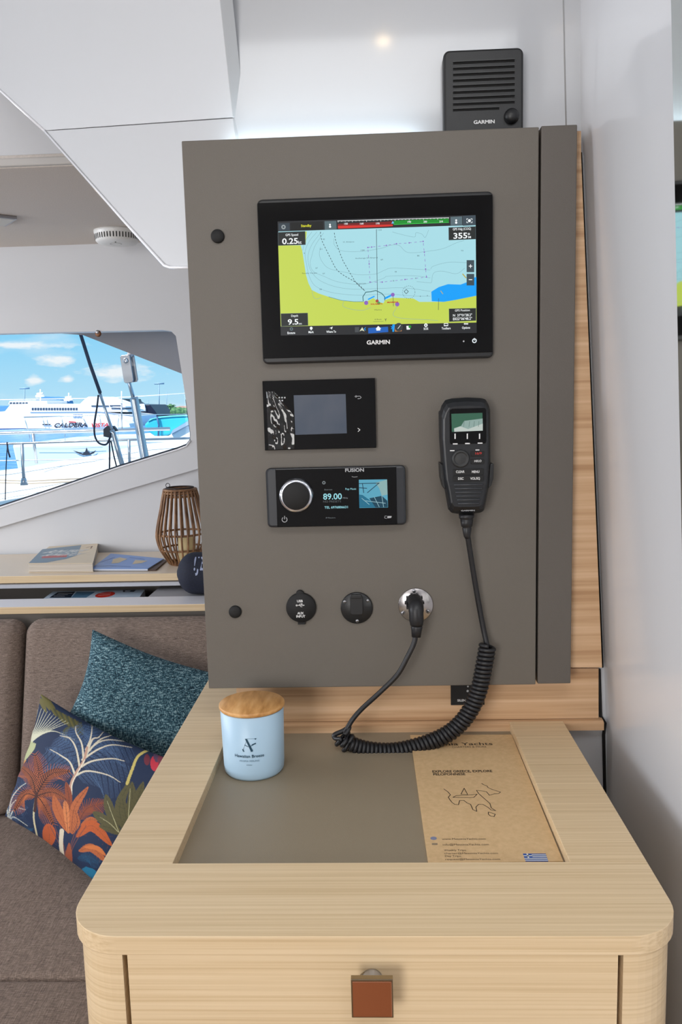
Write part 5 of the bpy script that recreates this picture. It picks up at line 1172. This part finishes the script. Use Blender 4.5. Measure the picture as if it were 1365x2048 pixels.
# paddle board strapped on the neighbour
YP = 8.05
pbp = [(288, 853), (289.5, 848), (296, 842), (306, 838), (322, 835.5), (345, 833.5), (378, 832), (440, 831), (440, 842), (374, 846), (350, 862), (338, 870), (324, 873.5), (310, 873), (296, 864)]
pp = at(320, 873, Y=YP); pd = thing('paddleboard', pp, 'turquoise inflatable paddleboard lying on edge at right of the window', 'paddleboard')
MB().prism([at(x, y, Y=YP) for x, y in pbp], (0, .2, 0), mat('turquoise_board', (44, 170, 204), rough=.4)).build('board', pd, bevel=.03, seg=4)
MB().prism([at(x, y, Y=YP-.01) for x, y in ((296, 843), (306, 838), (322, 835.5), (345, 833.5), (378, 832), (378, 830), (345, 831), (318, 833), (300, 838))], (0, .1, 0), mat('board_pale_rim', (110, 206, 220), rough=.4)).build('rim', pd)
MB().tube([at(x, y, Y=YP-.03) for x, y in ((314, 833), (318, 850), (317, 873))], .012, mat('strap_blue', (40, 84, 130)), n=6).build('strap', pd)
# coast, quay, buildings, palm
fh = lambda n, pts, y, d, m, lab, cat: MB().prism([at(x, y_, Y=y) for x, y_ in pts], (0, d, 0), m).build(n, label=lab, cat=cat)
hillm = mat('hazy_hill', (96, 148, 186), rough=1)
fh('hill', [K8(x, y) for x, y in ((250, 490), (280, 474), (320, 465), (370, 470), (420, 490), (440, 560), (240, 560))], 1400, 60, hillm, 'hazy blue hill top rising behind the ferry mast', 'hill')
fh('hill', [K8(x, y) for x, y in ((-600, 560), (-300, 520), (0, 535), (60, 530), (120, 560), (120, 610), (-600, 620))], 1300, 60, hillm, 'hazy blue hill on the horizon at far left', 'hill')
fh('hill', [K8(x, y) for x, y in ((1020, 560), (1090, 543), (1160, 550), (1300, 562), (1600, 560), (1600, 620), (1000, 620))], 1350, 60, hillm, 'hazy blue hill behind the quay buildings at right', 'hill')
fh('quay', [(-400, 845), (262, 838), (460, 832), (460, 850), (-400, 860)], 175, 6, mat('quay_stone', (190, 182, 170)), 'pale stone quay behind the ferry', 'quay')
bd = at(*K8(1220, 600), Y=184); bl2 = thing('harbour_building', bd, 'white building with low pitched roof at right end of quay', 'building')
MB().prism([at(*K8(x, y), Y=184) for x, y in ((1145, 565), (1320, 545), (1500, 545), (1500, 610), (1145, 610))], (0, 8, 0), mat('white_render', (214, 212, 208))).build('wall', bl2)
MB().prism([at(*K8(x, y), Y=183.5) for x, y in ((1140, 565), (1200, 545), (1260, 533), (1330, 535), (1500, 520), (1500, 552), (1300, 545), (1200, 560))], (0, 9, 0), mat('roof_terracotta', (190, 150, 134))).build('roof', bl2)
fol = ramp_mat('foliage', ((.35, (40, 84, 60)), (.65, (96, 140, 90))), (3, 3, 3), rough=.9)
pa = at(*K8(1188, 590), Y=169); pt_ = thing('palm_tree', pa, 'palm tree standing in front of the white quay building', 'tree')
top = at(*K8(1188, 545), Y=169)
MB().tube([pa, top], .25, mat('palm_trunk', (110, 90, 70)), n=8).build('trunk', pt_)
b = MB(); rnd = random.Random(5)
for i in range(26):
    a = rnd.uniform(0, 6.28); el = rnd.uniform(-.5, 1.2); Lf = rnd.uniform(1.5, 2.3); pts = []
    for s_ in range(6):
        f = s_/5; pts.append(top+Vector((math.cos(a)*Lf*f*math.cos(el), math.sin(a)*Lf*f*math.cos(el), Lf*f*math.sin(el)-1.1*f*f)))
    b.tube(pts, [.16, .2, .2, .16, .1, .03], fol, n=5)
b.build('fronds', pt_)
b = MB(); rnd = random.Random(8)
for i in range(26):
    p = at(*K8(rnd.uniform(1215, 1300), rnd.uniform(572, 592)), Y=158); r = rnd.uniform(.5, 1.0)
    b.lathe([(r*math.sin(math.pi*k/6)+.01, -r*math.cos(math.pi*k/6)) for k in range(7)], p, fol, n=8)
b.build('shrub', label='rounded green shrubs in front of the quay building', cat='shrub')
def post(x, y0, y1, Y, r, name, lab, arms=0):
    b = MB(); a, c_ = at(*K8(x, y0), Y=Y), at(*K8(x, y1), Y=Y); b.tube([a, c_], r, mat('lamp_post_grey', (130, 160, 180)), n=6)
    if arms: b.tube([a+Vector((-arms, 0, 0)), a+Vector((arms, 0, 0))], r*1.4, mat('lamp_post_grey', (130, 160, 180)), n=6)
    b.build(name, label=lab, cat='lamp post')
post(1115, 375, 610, 165, .12, 'lamp_post', 'tall lamp post on the quay right of the ferries', 1.0)
post(172, 408, 640, 165, .12, 'lamp_post', 'lamp post behind the ferry bridge at left', 1.0)
post(1168, 430, 600, 175, .06, 'flag_mast', 'thin bare mast near the palm tree')
post(1040, 490, 600, 175, .06, 'flag_mast', 'thin short mast behind the navy ferry stern')

# ferry
fw_ = mat('ferry_white', (236, 236, 238), rough=.4)
fe_ = thing('ferry', at(150, 859, Y=shipY), 'large white fast ferry with navy lettering on its side', 'ferry')
def fp_(pts, y=shipY, d=14, m=fw_, name='hull', par=fe_, bevel=0, lab=None): return MB().prism([at(*K8(x, yy), Y=y) for x, yy in pts], (0, d, 0), m).build(name, par, bevel=bevel, label=lab)
fp_([(-700, 640), (-400, 600), (0, 572), (40, 568), (700, 572), (940, 600), (930, 690), (700, 694), (0, 703), (-400, 706), (-640, 705)], name='hull', bevel=.2)
fp_([(-640, 700), (0, 690), (180, 688), (175, 694), (0, 704), (-640, 712)], y=shipY-.15, d=.3, m=mat('navy_stripe', (30, 60, 130)), name='waterline_stripe')
fp_([(30, 572), (62, 532), (70, 520), (210, 516), (560, 520), (600, 500), (640, 500), (700, 515), (880, 560), (900, 574)], y=shipY+1, d=11, name='superstructure', bevel=.15)
fp_([(56, 520), (66, 497), (198, 493), (330, 495), (330, 520)], y=shipY+2, d=9, name='bridge', bevel=.1)
fp_([(550, 525), (600, 478), (620, 466), (680, 466), (760, 490), (880, 535), (880, 545), (640, 545)], y=shipY+1.5, d=9, name='funnel_fairing', bevel=.2)
wnd = mat('ferry_window', (58, 72, 96), rough=.2)
for i in range(17):
    x = 222+i*19.2; fp_([(x, 545), (x+12, 544.5), (x+12, 562), (x, 563)], y=shipY+.9, d=.2, m=wnd, name='window')
for i in range(6):
    x = 68+i*22; fp_([(x, 507), (x+14, 506), (x+14, 518), (x, 519)], y=shipY+1.9, d=.2, m=wnd, name='window')
for x0, x1, y in ((640, 760, 528), (770, 850, 526), (780, 865, 545)): fp_([(x0, y), (x1, y), (x1, y+9), (x0, y+9)], y=shipY+.9, d=.2, m=wnd, name='stern_opening')
for x in (512, 534, 556): fp_([(x, 588), (x+18, 588), (x+18, 612), (x, 612)], y=shipY-.1, d=.2, m=mat('vent_grey', (170, 176, 186)), name='side_vent')
fp_([(210, 572), (700, 570), (940, 598), (940, 602), (700, 575), (210, 577)], y=shipY-.1, d=.2, m=mat('sheer_grey', (176, 182, 196)), name='sheer_line')
for x, y0 in ((283, 415), (482, 440), (852, 428)):
    b = MB(); a = at(*K8(x, y0), Y=shipY+6); c_ = at(*K8(x, 500 if x < 800 else 540), Y=shipY+6); b.tube([a, c_], .12, fw_, n=6)
    for dy, w_ in ((35, 24), (50, 32)):
        if x < 800: b.tube([at(*K8(x-w_, y0+dy), Y=shipY+6), at(*K8(x+w_*.8, y0+dy-6), Y=shipY+6)], .22, fw_, n=6)
    b.build('mast', fe_)
c = Canvas((0, shipY-.12, 0), UX, UZ, step=.03); fn = mat('ferry_navy_print', (14, 18, 44)); fr_ = mat('ferry_red_print', (200, 50, 56))
c.text('CALDERA', *[K8(x, 0)[0] for x in (378, 612)], K8(0, 683)[1], 8, fn, 1, bold=.03, shear=.35); c.text('VISTA', *[K8(x, 0)[0] for x in (634, 762)], K8(0, 681)[1], 7.4, fr_, 1, bold=.03, shear=.35)
c.line([K8(485, 643), K8(530, 646)], .18, fr_, 1); c.line([K8(300, 662), K8(352, 662)], .18, fn, 1)
c.build('lettering', fe_)
f2 = thing('ferry', at(280, 846, Y=150), 'navy blue ferry stern with red marks behind the white ferry', 'ferry')
nv = mat('ferry_dark_navy', (12, 20, 48), rough=.4)
fp_([(735, 482), (790, 480), (860, 482), (868, 502), (900, 520), (1050, 523), (1080, 560), (1110, 600), (1112, 660), (830, 662), (830, 560), (740, 510)], y=150, d=12, m=nv, name='hull', par=f2, bevel=.1)
fp_([(770, 520), (850, 505), (875, 512), (875, 545), (790, 545)], y=149.6, d=3, m=fw_, name='upper_deck', par=f2); fp_([(968, 518), (1010, 516), (1020, 558), (985, 562)], y=149.6, d=3, m=fw_, name='deck_house', par=f2)
fp_([(790, 560), (850, 555), (870, 585), (800, 588)], y=149.6, d=3, m=fw_, name='deck_house', par=f2)
for x in (850, 880, 990, 1030): fp_([(x, 602), (x+24, 598), (x+20, 612), (x+2, 614)], y=149.5, d=.3, m=mat('ferry_red_mark', (214, 60, 50)), name='red_mark', par=f2)
b = MB(); b.prism([at(*K8(x, y), Y=125) for x, y in ((770, 655), (790, 625), (850, 628), (905, 655), (915, 682), (930, 690), (770, 692))], (0, 4, 0), fw_); b.build('tender_boat', label='white harbour boat moored under the stern of the ferries', cat='boat', bevel=.1)
